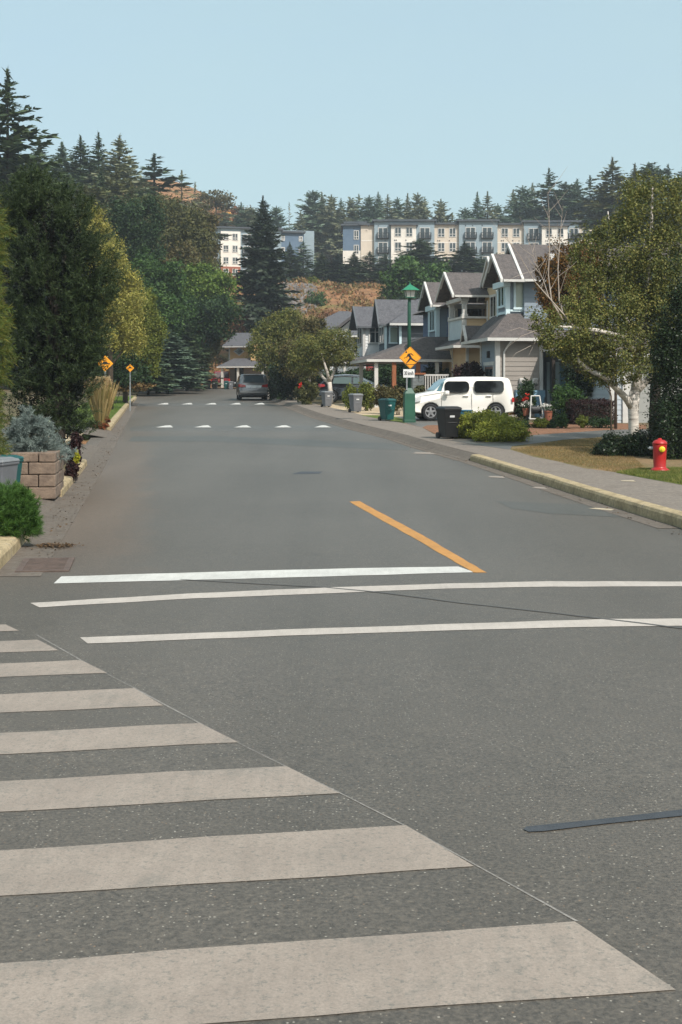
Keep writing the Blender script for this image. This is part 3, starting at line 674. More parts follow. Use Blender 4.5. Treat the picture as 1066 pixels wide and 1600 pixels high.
# ---- woods on the garden side
def LF(*a, **k): return leafy(*a, **k)
LF('madrone_tree', 'flat-topped rusty madrone on the brow beside the excavator', L_oliveb, [(322,316,20,12),(340,308,24,10),(352,318,14,10)], 250, 2200, .5, 51, trunk_r=.25)
LF('oak_tree', 'large dull olive oak with rounded top on the hillside', L_olive, [(232,345,52,38),(265,385,56,42),(205,390,40,44),(300,430,44,44),(240,440,56,46),(312,460,34,44),(275,345,40,30),(325,478,26,28),(300,372,34,34)], 135, 42000, .3, 52, cl=60, trunk_r=.4)
LF('oak_tree', 'brownish oak beside the large olive oak, above the pale cut bank', L_oliveb, [(318,392,24,38),(312,352,26,20),(335,445,20,22),(345,462,12,16)], 145, 11000, .3, 53, trunk_r=.3)
LF('maple_tree', 'bright green maple lit at the top, beside the big dark spruce', L_bright, [(312,430,26,20),(330,450,34,26),(300,465,28,24),(345,480,24,24)], 120, 16000, .24, 54)
LF('maple_tree', 'deep green maple below the bright green one, near the cul-de-sac', L_deep, [(330,495,40,32),(296,520,32,30),(338,500,20,20),(280,490,30,30)], 116, 18000, .24, 55)
LF('oak_tree', 'olive oak hanging over the red pickup in the shade', L_olive, [(308,548,30,22),(290,562,22,16),(330,535,14,16)], 118, 7000, .3, 56)
LF('maple_tree', 'mid green leafy tree behind the golden tree', L_green, [(238,455,36,40),(262,490,34,40),(240,515,32,36),(270,440,28,32),(225,420,26,30)], 105, 22000, .22, 57)
LF('maple_tree', 'dusky brown-green tree in the woods under the olive oak', L_oliveb, [(285,410,30,30),(270,455,24,24),(300,470,20,24)], 122, 9000, .25, 58)
LF('spruce_tree', 'dark rounded evergreen between the pine and the woods', L_deep, [(215,345,40,40),(195,385,36,50),(222,400,34,40)], 118, 16000, .24, 59)
conifer_tree('spruce_tree', 'full young spruce with blue tint at the wood edge by the thin lamp post', 'dense/1', 262, 512, 104, 66)
conifer_tree('spruce_tree', 'low dark young spruce in shade next to the blue-tinted one', 'dense/0', 232, 548, 98, 50)
conifer_tree('spruce_tree', 'dark narrow spruce behind the blue-tinted young spruce', 'dense/0', 292, 500, 112, 60)
LF('golden_tree', 'tall golden-leaved tree rising behind the pine', L_gold, [(142,345,22,26),(160,400,34,44),(182,440,30,40),(195,470,30,36),(178,500,40,44),(150,460,30,60),(205,520,22,36)], 62, 60000, .085, 60, cl=60, sig=.15, droop=.35, trunk_r=.16)
LF('yellow_green_tree', 'yellow-green leafy tree arching over the far warning sign', L_yg, [(222,505,26,36),(240,520,20,26),(215,545,28,32),(228,480,20,26),(240,555,12,30)], 74, 26000, .11, 61, droop=.3, trunk_r=.14, basepx=196)
bush('laurel_bush', 'shaded green laurel bank behind the yellow warning signs', L_deep, [(185,560,40,34),(208,590,28,20),(155,560,30,40)], 72, 9000, .16, 62)
bush('dry_shrub', 'straw-coloured low shrub at the foot of the far warning sign', L_dry, [(190,604,22,8),(222,603,18,7)], 72, 2500, .12, 63)
# ---- brown bank and its brush
for i, (px, py, rx, ry, Y, m, lab) in enumerate([
    (466,446,22,10,199,L_dry,'rounded tan brush on the bank top beside the big dark spruce'),
    (487,444,13,10,198,L_yg,'yellow-green bush on the bank top next to the tan brush'),
    (496,474,18,17,182,L_green,'fresh green bush halfway down the brown bank'),
    (530,500,40,14,172,L_brown,'russet brush low on the bank above the white gabled house'),
    (560,478,34,15,186,L_oliveb,'olive brush spreading across the middle of the bank'),
    (592,474,26,13,186,L_brown,'russet brush behind the hip roof of the slate house'),
    (540,464,30,9,192,L_brown,'reddish brush just under the concrete barrier'),
    (600,490,26,14,176,L_yg,'greenish scrub above the slate house roof'),
    (515,455,8,12,200,L_brown,'small rusty upright shrub before the barrier'),
    (378,520,16,34,150,L_brown,'dry russet bush on the cut bank behind the tan house'),
    (455,500,26,12,170,L_dry,'dry brush below the grey rock slope'),
    (620,470,30,16,180,L_olive,'olive scrub beside the maple on the bank'),
    (375,338,26,14,292,L_brown,'red-brown brush beside the excavator'),
    (300,325,26,12,240,L_oliveb,'brown scrub on the brow under the dead conifer'),
    (335,342,30,10,285,L_brown,'russet scrub lining the brow below the excavator')]):
    bush('bank_shrub', lab, m, [(px,py,rx,ry)], Y, int(900+rx*ry*3.4), .0011*Y*1.6, 70+i, stem=False)
LF('maple_tree', 'round green maple between the lamp and the apartment front', L_green, [(650,425,36,22),(625,445,28,24),(680,440,26,26),(655,460,44,30)], 150, 12000, .4, 90, trunk_r=.3)
bush('bank_shrub', 'dark green bush mass at the foot of the round maple', L_deep, [(640,480,30,24),(680,475,30,24),(720,470,30,30)], 145, 6000, .4, 91, stem=False)

# ---- street trees and gardens, house side
LF('birch_tree', 'olive-yellow weeping birch leaning over the parked minivan', L_birch, [(415,535,26,28),(440,515,28,24),(455,545,34,34),(425,570,24,22),(475,530,24,30),(455,500,20,16)], 84, 30000, .125, 92, bark=m_birch, droop=.5, trunk_r=.1, basepx=447)
LF('birch_tree', 'second olive birch just behind the white-stemmed one', L_oliveb, [(470,560,30,34),(490,520,22,26),(500,550,20,30)], 78, 14000, .12, 93, bark=m_birch, droop=.4, trunk_r=.1)
def hedge(name, label, m, x0, x1, y0, y1, h, n, leaf, seed, cat='hedge', group=None):
    cx, cy = (x0+x1)/2, (y0+y1)/2; t = thing(name, label, cat, (cx, cy, gl(cx, cy)-.02), 0, group)
    rs = np.random.default_rng(seed)
    obj('foliage', npmesh('foliage', hedge_box(rs, x0-cx, x1-cx, y0-cy, y1-cy, h, n, leaf), 4, m), t)
    MB().box((x0-cx)*.86, (x1-cx)*.86, (y0-cy)*.86, (y1-cy)*.86, 0, h*.9).build('stem_core', mat('hedge_twigs', C(40, 42, 28), C(28, 30, 20), 8, .95), t)
    return t
# ------------------------------------------------------------------ houses
m_trim = mat('white_trim', C(200, 197, 191), C(184, 182, 178), 2, .55)
m_shing = multimat('roof_shingles', [C(84, 80, 79), C(97, 91, 89), C(74, 71, 72)], 1.5, .9, .5, 14, 9)
m_shing2 = multimat('roof_shingles_grey', [C(82, 82, 86), C(94, 94, 98), C(74, 74, 78)], 1.5, .9, .5, 14, 9)
m_brownwood = mat('brown_gable', C(92, 62, 48), C(74, 50, 40), 4, .8)
m_soffit = mat('soffit', C(168, 164, 158), C(150, 146, 142), 2, .8)
m_foundation = mat('foundation', C(150, 148, 144), C(126, 124, 120), 3, .9, bump=.3)
def glassmat(name, c, r=.05):
    if name in MATS: return MATS[name]
    m, nt, out = nodes(name); p = N(nt, 'ShaderNodeBsdfPrincipled', Roughness=r); p.inputs['Base Color'].default_value = c
    p.inputs['Specular IOR Level'].default_value = .7; nt.links.new(p.outputs[0], out.inputs[0]); MATS[name] = m; return m
m_glass = glassmat('window_glass', C(52, 62, 66)); m_blind = glassmat('blinded_glass', C(150, 160, 146), .15); m_dkglass = glassmat('dark_glass', C(22, 24, 26), .06)
SID = {}
def siding(k, c):
    if k not in SID: SID[k] = mat('siding_'+k, c, tuple(v*.9 for v in c[:3])+(1,), .8, .7, streak=(1, 1, 6))
    return SID[k]
s_bluegrey = siding('blue_grey', C(128, 140, 150)); s_grey = siding('warm_grey', C(146, 138, 130)); s_beige = siding('beige', C(196, 170, 134))
s_blue = siding('slate_blue', C(84, 100, 128)); s_slate = siding('dark_slate', C(78, 94, 104)); s_charc = siding('charcoal', C(84, 88, 92)); s_pale = siding('pale_grey', C(176, 184, 190))
s_white = siding('white', C(226, 226, 224)); s_tan = siding('tan', C(206, 168, 116)); s_red = siding('red', C(140, 48, 46)); s_door = mat('blue_door_paint', C(116, 150, 170), C(106, 140, 162), 2, .5)
m_panel = mat('balcony_panel', C(178, 190, 194), C(166, 178, 184), 2, .6)
STREET = math.atan(.145)
def sw_point(v, u):                                   # v to the lot side of the pavement line, u along the street
    c, s = math.cos(STREET), math.sin(STREET); return (8.3+v*c-u*s, v*s+u*c)
def lapwall(p, name, m, x0, x1, y0, y1, z0, z1, course=.19):
    b = MB(); n = max(1, round((z1-z0)/course)); h = (z1-z0)/n; d = .022
    b.box(x0, x1, y0, y1, z0, z1-.004)
    for k in range(n):
        a, c = z0+k*h, z0+(k+1)*h; A = [(x0-d,y0-d,a),(x1+d,y0-d,a),(x1+d,y1+d,a),(x0-d,y1+d,a)]; B = [(x0-.003,y0-.003,c),(x1+.003,y0-.003,c),(x1+.003,y1+.003,c),(x0-.003,y1+.003,c)]
        C_ = [(x0-.001,y0-.001,a),(x1+.001,y0-.001,a),(x1+.001,y1+.001,a),(x0-.001,y1+.001,a)]
        b.add(A+B+C_, [(0,1,5,4),(1,2,6,5),(2,3,7,6),(3,0,4,7),(8,9,1,0),(9,10,2,1),(10,11,3,2),(11,8,0,3)])
    return b.build(name, m, p)
def groof(p, x0, x1, yc, hw, ze, rise, m=None, th=.14, rake=True, xback=None, trim=None, gut=True):
    m = m or m_shing; trim = trim or m_trim; b = MB()
    prof = [(yc-hw, ze), (yc, ze+rise), (yc+hw, ze), (yc+hw, ze-th), (yc, ze+rise-th), (yc-hw, ze-th)]
    b.add([(x0, y, z) for y, z in prof]+[(x1, y, z) for y, z in prof], [(0,1,4,5),(1,2,3,4),(6,11,10,7),(7,10,9,8),(0,6,7,1),(1,7,8,2),(2,8,9,3),(3,9,10,4),(4,10,11,5),(5,11,6,0)])
    r = b.build('roof', m, p); s = MB()
    if rake:
        e = .03; dz = e*rise/hw
        pr = [(yc-hw-e, ze-dz+.02), (yc, ze+rise+.02), (yc+hw+e, ze-dz+.02), (yc+hw+e, ze-dz-.13), (yc, ze+rise-.15), (yc-hw-e, ze-dz-.13)]
        s.add([(x0-.05, y, z) for y, z in pr]+[(x0+.06, y, z) for y, z in pr], [(0,1,4,5),(1,2,3,4),(6,11,10,7),(7,10,9,8),(0,6,7,1),(1,7,8,2),(2,8,9,3),(3,9,10,4),(4,10,11,5),(5,11,6,0)])
        s.build('rake_board', trim, r)
    if gut:
        MB().box(x0+.07, x1, yc-hw-.11, yc-hw+.02, ze-.13, ze-.03).box(x0+.07, x1, yc+hw-.02, yc+hw+.11, ze-.13, ze-.03).build('gutter', trim, r)
    return r
def gwall(p, x, yc, hw, z0, z1, m, th=.08, name='gable_wall', x1=None):
    return MB().slab([(x, yc+hw, z0), (x, yc-hw, z0), (x, yc, z1)], th if x1 is None else x1-x).build(name, m, p)
def hip(p, x0, x1, y0, y1, z0, tx0, tx1, ty0, ty1, z1, m=None, trim=None, name='roof', fascia=True):
    m = m or m_shing; trim = trim or m_trim; b = MB()
    b.add([(x0,y0,z0),(x1,y0,z0),(x1,y1,z0),(x0,y1,z0),(tx0,ty0,z1),(tx1,ty0,z1),(tx1,ty1,z1),(tx0,ty1,z1)], [(0,3,2,1),(4,5,6,7),(0,1,5,4),(1,2,6,5),(2,3,7,6),(3,0,4,7)])
    r = b.build(name, m, p)
    if fascia:
        e = .04; f = MB()
        for a in ((x0-e, x1+e, y0-e, y0+.02), (x0-e, x0+.02, y0+.02, y1-.02), (x0-e, x1+e, y1-.02, y1+e), (x1-.02, x1+e, y0+.02, y1-.02)): f.box(a[0], a[1], a[2], a[3], z0-.14, z0-.01)
        f.build('gutter', trim, r)
    return r
def window(p, face, a0, a1, z0, z1, at, mull=1, m=None, bars=0, fr=None, name='window', fw=.09):
    # face 's': lies in y=at looking to -y, spans x a0..a1 ; face 'w': lies in x=at looking to -x, spans y a0..a1
    fr = fr or m_trim; f = MB()
    def bx(b, u0, u1, w0, w1, d0, d1):
        return b.box(u0, u1, at-d1, at-d0, w0, w1) if face == 's' else b.box(at-d1, at-d0, u0, u1, w0, w1)
    bx(f, a0-fw, a1+fw, z1, z1+fw*1.2, 0, .07); bx(f, a0-fw*1.2, a1+fw*1.2, z0-fw, z0, 0, .09); bx(f, a0-fw, a0, z0, z1, 0, .065); bx(f, a1, a1+fw, z0, z1, 0, .065)
    for k in range(mull):
        c = a0+(a1-a0)*(k+1)/(mull+1); bx(f, c-.03, c+.03, z0, z1, 0, .06)
    for k in range(bars):
        c = z1-(z1-z0)*.28*(k+1); bx(f, a0, a1, c-.02, c+.02, .028, .05)
    w = f.build('window', fr, p); g = MB(); bx(g, a0, a1, z0, z1, .0, .035); g.build('pane', m or m_glass, w); return w
def boards(p, lst, m=None, name='corner_trim'):
    for a in lst: MB().box(*a).build(name, m or m_trim, p)
def spout(p, pts, m=None): MB().tube(pts, .045, 6).build('downspout', m or m_trim, p)
def house_at(name, label, px, Y, py, cat='house', v=None):
    X = XA(px, Y); return thing(name, label, cat, (X, Y, ZA(py, Y)), STREET)

# A: blue-grey house behind the white car. Local x runs into the lot, y away along the street
A = house_at('town_house', 'blue-grey house with white trimmed bay gable, tinted as in bluish shade, behind the boxy white car', 776, 53, 657)
z = lambda py, Y: ZA(py, Y)-A.location.z
zl, ze = 3.42, 5.86
MB().box(-.05, 7, .03, 6.2, -.4, .12).build('foundation', m_foundation, A)
lapwall(A, 'wall', s_grey, 0, 1.95, 0, 2.5, .1, zl)
lapwall(A, 'wall', s_bluegrey, 1.95, 7, 1.2, 6.2, .1, zl)
lapwall(A, 'wall', s_bluegrey, -.012, .05, .2, 2.3, .1, zl)
boards(A, [(-.05, .14, -.05, .1, .1, zl-.05), (1.83, 1.98, -.05, .1, .1, zl-.05), (-.05, .1, 2.42, 2.54, .1, zl-.05)])
MB().box(-.045, .2, .32, .42, .1, 2.3).box(-.045, .2, 1.78, 1.9, .1, 2.3).box(-.055, .2, .27, 1.95, 2.3, 2.45).build('door_frame', m_trim, A)
d = MB().box(-.03, .12, .42, 1.78, .1, 2.3).build('door', mat('brown_door', C(112, 84, 74), C(98, 72, 64), 3, .6), A)
MB().box(-.045, -.03, .55, 1.0, 1.3, 2.15).box(-.045, -.03, 1.1, 1.6, 1.3, 2.15).build('door_light', m_glass, d)
MB().box(-.12, -.02, .95, 1.15, 2.62, 2.9).build('porch_light', m_darkbark, A)
hip(A, -.48, 2.2, -.5, 4.1, zl, .62, 2.0, .55, 2.9, zl+1.05)
spout(A, [(.55, -.45, zl-.1), (.42, -.2, zl-.35), (.3, -.08, zl-.6), (.3, -.08, .15)])
g = groof(A, -.62, .6, 3.2, .42, zl+.12, .55, gut=False); gwall(A, -.35, 3.2, .34, zl+.06, zl+.5, m_trim)
# meters on the side wall
for k, x in enumerate((.95, 1.5)):
    b = MB().box(x, x+.24, -.16, -.02, 1.5, 1.75); mt = b.build('meter_box', m_trim, A, bevel=.02); MB().lathe([(.09, 0), (.085, .06), (.0, .07)], 12, (x+.12, -.23, 1.62), 'y').build('dial', m_soffit, mt)
MB().box(.75, 2.0, -.28, -.05, .95, 1.25).box(1.6, 1.95, -.3, -.1, .15, .95).build('utility_box', s_door, A)
# upper bay, gable and main roof
lapwall(A, 'bay_wall', s_bluegrey, .62, 3.2, .62, 2.0, 4.1, 5.9)
lapwall(A, 'upper_wall', s_bluegrey, 1.3, 7, 0.35, 3.9, 3.6, 5.9)
boards(A, [(.56, .74, .56, .70, 4.15, 5.75), (.56, .68, 1.92, 2.04, 4.15, 5.75), (1.24, 1.36, 3.84, 3.96, 4.1, 5.75)], siding('white_trim_shaded', C(204, 222, 226)))
trim_shaded = siding('white_trim_shaded', C(204, 222, 226))  # white trim with the street fronts' bluish shade put into its colour
window(A, 'w', .86, 1.76, z(478, 54.4), z(448, 54.4), .60, 1, fr=trim_shaded)
window(A, 's', .98, 2.0, z(481, 54), z(442, 54), .58, 0, m_blind, fr=trim_shaded)
boards(A, [(.55, .62, .7, 1.92, z(491, 54), z(487, 54)), (.74, 2.2, .54, .60, z(487.5, 54), z(484.5, 54)), (.42, .72, .42, 2.2, ze-.26, ze-.02)], trim_shaded, 'band_board')
groof(A, .16, 1.3, 1.3, 1.5, ze, 1.17)
gwall(A, .58, 1.3, 1.25, ze-.1, ze+.9, m_brownwood)
groof(A, 1.05, 7.4, 1.9, 2.12, ze+.02, 1.66)
gwall(A, 1.32, 1.9, 1.9, ze-.1, ze+1.35, s_bluegrey)
MB().box(2.55, 2.85, .95, 1.2, ze+.9, ze+1.2).build('roof_vent', m_trim, A)
# recessed porch with the pale blue door
MB().box(2.05, 4.6, -1.2, 1.16, 0.0, .16).build('porch_floor', m_foundation, A)
dr = MB().box(3.05, 3.95, 1.06, 1.16, .2, 2.3).build('door', s_door, A)
MB().box(3.3, 3.42, 1.03, 1.06, 1.6, 2.1).box(3.56, 3.68, 1.03, 1.06, 1.6, 2.1).build('door_light', m_dkglass, dr)
boards(A, [(2.86, 3.04, 1.04, 1.17, .16, 2.45), (3.96, 4.12, 1.04, 1.17, .16, 2.45), (2.5, 2.62, 1.08, 1.18, .16, 2.45)], trim_shaded, 'door_frame')
boards(A, [(2.05, 2.17, -1.1, -.98, .16, 3.0), (4.5, 4.62, -1.1, -.98, .16, 3.0)], m_darkbark, 'porch_post')
hip(A, 1.95, 5.2, -1.35, 1.3, 2.98, 2.6, 4.6, .4, 1.2, 3.8)

# F: the nearest house, mostly behind the birch, with the pale garage door
Fh = thing('town_house', 'pale grey house with garage door, half hidden behind the white-trunked birch', 'house', (XA(955, 47.5), 47.5, ZA(668, 47.5)), STREET)
lapwall(Fh, 'wall', s_pale, 0, 7, 0, 4.2, -.1, 2.75)
lapwall(Fh, 'upper_wall', s_bluegrey, 2.6, 8, .4, 4.2, 2.7, 5.3)
boards(Fh, [(-.05, .1, -.05, .1, 0, 2.6), (.42, .72, -.09, .02, 0, 2.4), (2.95, 3.2, -.09, .02, 0, 2.4), (.72, 2.95, -.09, .02, 2.2, 2.4)])
gd = MB()
for k in range(4): gd.box(.72, 2.95, -.05, .0, .02+k*.54, .55+k*.54)
gd.build('garage_door', siding('garage_grey', C(150, 150, 146)), Fh)
MB().box(.1, 3.6, -.6, 0, -.3, .02).build('step', m_foundation, Fh)
hip(Fh, -.5, 7.2, -.5, 4.6, 2.75, .6, 6.5, 2.2, 3.2, 3.9)
groof(Fh, 2.1, 8, 2.3, 2.3, 5.3, 1.9, trim=mat('dark_trim', C(80, 76, 76), C(66, 64, 66), 2, .7)); gwall(Fh, 2.62, 2.3, 1.9, 5.2, 6.9, s_bluegrey)
window(Fh, 'w', 1.4, 3.0, 3.6, 4.8, 2.58, 1)
window(Fh, 's', 3.6, 4.8, 3.5, 4.7, .38, 1)

# B: beige house with the roofed balcony
B = thing('town_house', 'beige house with open roofed balcony over the entrance', 'house', (XA(722.8, 61.5), 61.5, .62), STREET)
zb = lambda py: ZA(py, 61.6)-.62
zr_, zf, zes = zb(496), zb(529), zb(460.5)
MB().box(0, 6, .5, 8, -.4, .15).build('foundation', m_foundation, B)
lapwall(B, 'wall', s_beige, .35, 6.5, .5, 7.5, .1, zf-.1)
boards(B, [(.3, .42, .44, .58, .1, zf-.2), (.3, .4, 3.4, 3.52, .1, zf-.2)])
# balcony: lapped beige front towards the street corner, pale panel towards the street
lapwall(B, 'balcony_wall', s_beige, .1, 2.2, 0.05, .15, zf, zr_-.04)
MB().box(.02, .1, .2, 2.9, zf, zr_-.05).build('balcony_panel', m_panel, B)
boards(B, [(0, .2, -.02, .2, zf, zr_-.06), (0, .16, 2.86, 3.02, zf, zr_-.06)])
MB().box(-.06, .26, -.08, 2.9, zr_-.05, zr_+.05).box(.26, 2.3, -.08, .22, zr_-.05, zr_+.05).build('balcony_rail', m_trim, B)
for y in (.1, 2.85):
    c = MB().box(.01, .23, y-.11, y+.11, zr_+.05, zes-.3).box(-.03, .27, y-.15, y+.15, zr_+.05, zr_+.17).box(-.03, .27, y-.15, y+.15, zes-.42, zes-.3); c.build('column', m_trim, B, bevel=.015)
lapwall(B, 'upper_wall', s_beige, 2.05, 6.5, .6, 7.4, zf-.2, zes-.02)
lapwall(B, 'upper_wall', s_beige, 1.2, 2.1, -2.4, .0, zf-.4, zes-.25)
window(B, 'w', -1.9, -.95, zb(497), zb(467), 1.18, 1, m_dkglass)
boards(B, [(1.14, 1.26, -2.46, -2.34, zf, zes-.3), (1.14, 1.26, -.3, -.18, zf, zes-.3)])
window(B, 'w', 1.6, 2.5, zr_+.1, zr_+.95, 2.02, 0, m_dkglass)
boards(B, [(1.96, 2.06, .62, 1.35, zr_-.8, zes-.4)], siding('balcony_door', C(196, 184, 160)), 'balcony_door')
MB().box(-.1, .3, -.12, 3.1, zes-.3, zes-.12).build('beam', m_trim, B)
groof(B, -.55, 3.4, 1.5, 1.85, zes-.02, 1.22)
gwall(B, .0, 1.5, 1.5, zes-.16, zes+.86, m_brownwood)
zg = zb(463)
groof(B, .95, 7, -1.1, 1.9, zg-.1, 1.9); gwall(B, 1.22, -1.1, 1.6, zg-.2, zg+1.4, s_beige)
hip(B, -.5, 2.4, -.35, 3.6, zf-.32, .05, 2.2, .08, 2.9, zf-.02)
boards(B, [(.28, .36, 1.0, 2.0, .1, 2.1)], m_trim, 'door_frame'); boards(B, [(.26, .34, 1.12, 1.9, .1, 2.0)], s_door, 'door')
window(B, 'w', -2.0, -1.1, 1.0, 1.9, .6, 0)

# C: slate-blue house with white corner boards and deep porch
Cx = thing('town_house', 'slate-blue house with white corner boards and deep front porch', 'house', (XA(682.7, 67), 67, .75), STREET)
zc = lambda py, Y=67: ZA(py, Y)-.75
zec = zc(477)
lapwall(Cx, 'wall', s_blue, 0.3, 6.5, .3, 8, -.1, 3.0)
lapwall(Cx, 'bay_wall', s_bluegrey, 0, 2.4, 0, 1.85, zc(545), zec)
lapwall(Cx, 'upper_wall', s_blue, .55, 6.5, -1.9, 6, 2.9, zec-.05)
window(Cx, 'w', .35, 1.45, zc(516, 68), zc(487, 68), -.02, 1, fr=trim_shaded)
boards(Cx, [(-.06, .14, -.08, .1, zc(545), zec-.1), (-.06, .1, 1.78, 1.92, zc(545), zec-.1)], trim_shaded)
boards(Cx, [(.49, .66, -1.98, -1.82, 2.7, zec-.2), (.49, .62, -1.02, -.9, 2.9, zec-.2)])
window(Cx, 's', 1.1, 1.9, zc(497), zc(484), -1.92, 0, m_dkglass)
MB().box(-.16, .1, -.4, 2.2, zec-.22, zec+.05).build('beam', trim_shaded, Cx)
groof(Cx, -.45, 7, .95, 1.65, zec, zc(441, 68)-zec); gwall(Cx, -.02, .95, 1.35, zec-.05, zec+.75, m_brownwood)
MB().box(.4, 6.5, -2.35, -2.2, zec-.32, zec-.12).build('gutter', m_trim, Cx)
hip(Cx, -.1, 6.8, -2.25, 6.2, zec-.15, 1.6, 5.5, .5, 4, zec+.9, name='roof', fascia=False)
spout(Cx, [(.62, -2.2, zec-.25), (.5, -1.6, zec-.6), (.5, -1.6, 2.9)])
# porch roof, posts and door
hip(Cx, -4.0, 1.4, -1.9, 3.6, zc(562, 66), -.7, 1.2, -.6, 2.4, zc(527, 67))
for x, y in ((-3.5, -1.6), (-.35, -1.6), (-3.5, 3.2)): MB().box(x-.09, x+.09, y-.09, y+.09, -.2, zc(562, 66)-.15).build('porch_post', m_trim, Cx)
for x, y in ((-2.6, -1.7), (-1.35, -1.7)):
    MB().box(x-.1, x+.1, y-.1, y+.1, .95, zc(562, 66)-.15).build('cedar_post', mat('cedar', C(150, 92, 58), C(128, 76, 48), 4, .8, streak=(6, 6, 1)), Cx)
dC = MB().box(.2, .29, .8, 1.8, 0, 2.1).build('door', m_darkbark, Cx); MB().box(.17, .2, 1.0, 1.6, .3, 1.9).build('door_light', m_glass, dC)

# D: dark slate house with hip roof, narrow gables and a bay window
D = thing('town_house', 'dark slate house with broad hip roof and narrow pointed gables', 'house', (XA(619, 79), 79, .95), STREET)
zd = lambda py, Y=79: ZA(py, Y)-.95
zed = zd(505)
lapwall(D, 'wall', s_slate, .3, 8, .2, 10, -.2, 3.2)
lapwall(D, 'upper_wall', s_charc, .25, 8, 0, 10, 2.6, zed)
lapwall(D, 'bay_wall', s_slate, -.5, 2, .9, 3.1, zd(552), zed-.05)
window(D, 's', -.2, .55, zd(535, 80), zd(512, 80), .88, 0, m_blind, fr=trim_shaded)
window(D, 'w', 1.2, 2.8, zd(535, 81), zd(512, 81), -.52, 1)
boards(D, [(.2, .34, -.06, .08, zd(556), zed-.1), (-.56, -.42, .84, .96, zd(552), zed-.1), (1.9, 2.05, -.06, .06, zd(556), zed-.1), (5.0, 5.12, -.06, .06, 3.0, zed-.1)], trim_shaded)
lapwall(D, 'bay_wall', s_white, -1.2, 2, 5.0, 7.6, zd(556), zed+.1)
window(D, 's', -.8, .25, zd(535, 84), zd(513, 84), 4.98, 2, bars=1); window(D, 'w', 5.5, 7.1, zd(537, 85), zd(510, 85), -1.22, 1)
boards(D, [(-1.28, -1.1, 4.92, 5.08, zd(556), zed)])
hip(D, -.45, 8.4, -.5, 10.5, zed, 2.6, 5.6, 3.6, 6.4, zd(463, 83), m_shing2, fascia=False)
MB().box(-.5, 8.4, -.6, -.5, zed-.16, zed-.02).build('gutter', m_trim, D)
groof(D, -.95, 2.6, 2.0, 1.2, zed, zd(468, 81)-zed, m_shing2, trim=m_charc if 'm_charc' in globals() else s_charc); gwall(D, -.52, 2, .95, zed-.1, zed+1.0, s_charc)
groof(D, -1.7, 2.6, 6.3, 1.6, zed+.05, zd(480, 85)-zed, m_shing2, trim=s_charc); gwall(D, -1.22, 6.3, 1.3, zed, zed+.9, s_charc)
hip(D, -3.4, .6, .4, 8.2, zd(566, 81), -.4, .4, 1.6, 7.4, zd(550, 81), m_shing2)
for y in (.6, 4.2, 8.0): MB().box(-3.2, -3.05, y-.08, y+.08, -.3, zd(566, 81)-.15).build('porch_post', m_trim, D)
window(D, 's', 5.4, 6.3, zd(536), zd(512), -.02, 0, m_dkglass)

# E: white gabled house further down
E = thing('gabled_house', 'white house with low dark-edged front gable and grey porch roof', 'house', (XA(556, 104), 104, zr(104)+.1), R(3))
ze_ = lambda py, Y=104: ZA(py, Y)-E.location.z
xe = lambda px, Y=104: XA(px, Y)-E.location.x
lapwall(E, 'wall', s_white, xe(512), xe(600), 0, 9, -.2, ze_(528))
dt = mat('dark_trim', C(80, 76, 76), C(66, 64, 66), 2, .7)
gy = (xe(506)+xe(606))/2
b = MB(); hwE = (xe(612)-xe(500))/2; apx = xe(557); zeE = ze_(531); zaE = ze_(487)
prof = [(xe(500), zeE), (apx, zaE), (xe(612), zeE), (xe(612), zeE-.25), (apx, zaE-.28), (xe(500), zeE-.25)]
b.add([(x, -.7, z_) for x, z_ in prof]+[(x, 9.4, z_) for x, z_ in prof], [(0,1,4,5),(1,2,3,4),(6,11,10,7),(7,10,9,8),(0,6,7,1),(1,7,8,2),(2,8,9,3),(3,9,10,4),(4,10,11,5),(5,11,6,0)])
b.build('roof', dt, E)
MB().slab([(xe(512), -.05, zeE-.05), (xe(600), -.05, zeE-.05), (apx, -.05, zaE-.3)], .2).build('gable_wall', s_white, E)
hip(E, xe(545), xe(610), -3.2, -.1, ze_(524, 101), xe(548), xe(600), -.4, -.1, ze_(503, 103), m_shing2)
lapwall(E, 'wall', s_red, xe(570), xe(598), -1.8, -.06, .2, ze_(526, 102))
boards(E, [(xe(561.5), xe(564), -2.6, -2.45, .2, ze_(526, 101)), (xe(566.5), xe(568.5), -2.4, -2.3, 0.2, ze_(526, 101))])
window(E, 's', xe(554), xe(560), ze_(550), ze_(530), -.06, 0, m_dkglass)
E2 = thing('hip_house', 'house with grey hip roof showing above the birches, behind the white gabled house', 'house', (XA(520, 112), 111, zr(111)+.1), R(-12))
lapwall(E2, 'wall', s_white, -2.6, 3.4, 0, 8, -.2, 4.9)
hip(E2, -3.4, 4.2, -.7, 8.7, 4.9, -.1, .7, 3.2, 4.2, ZA(486, 114)-E2.location.z, m_shing2)

# tan house at the head of the street
T = thing('tan_house', 'tan house with diamond window and shaded porch at the end of the street', 'house', (XA(373, 130), 130, ZA(604, 130)), R(-14))
zt = lambda py: ZA(py, 130)-T.location.z
lapwall(T, 'wall', s_tan, -1.05, 6, .2, 8, -.3, zt(541)); lapwall(T, 'wall', s_grey, -.9, 6, -.02, .15, -.3, zt(577))
boards(T, [(-1.1, -.98, .12, .24, zt(572), zt(542))])
lapwall(T, 'wall', s_tan, 1.6, 6, -.9, .2, zt(572), zt(541)+.2)
groof(T, -1.6, 7, 4.0, 4.6, zt(541), zt(517)-zt(541), m_shing2, rake=False); 
hip(T, -1.5, 6.5, -2.3, 0.3, zt(573), -.4, 6.2, -.3, .15, zt(560), m_shing2)
for x in (-1.05, .62, 3.2): MB().box(x-.1, x+.1, -2.1, -1.9, -.4, zt(574)).build('porch_post', m_trim, T)
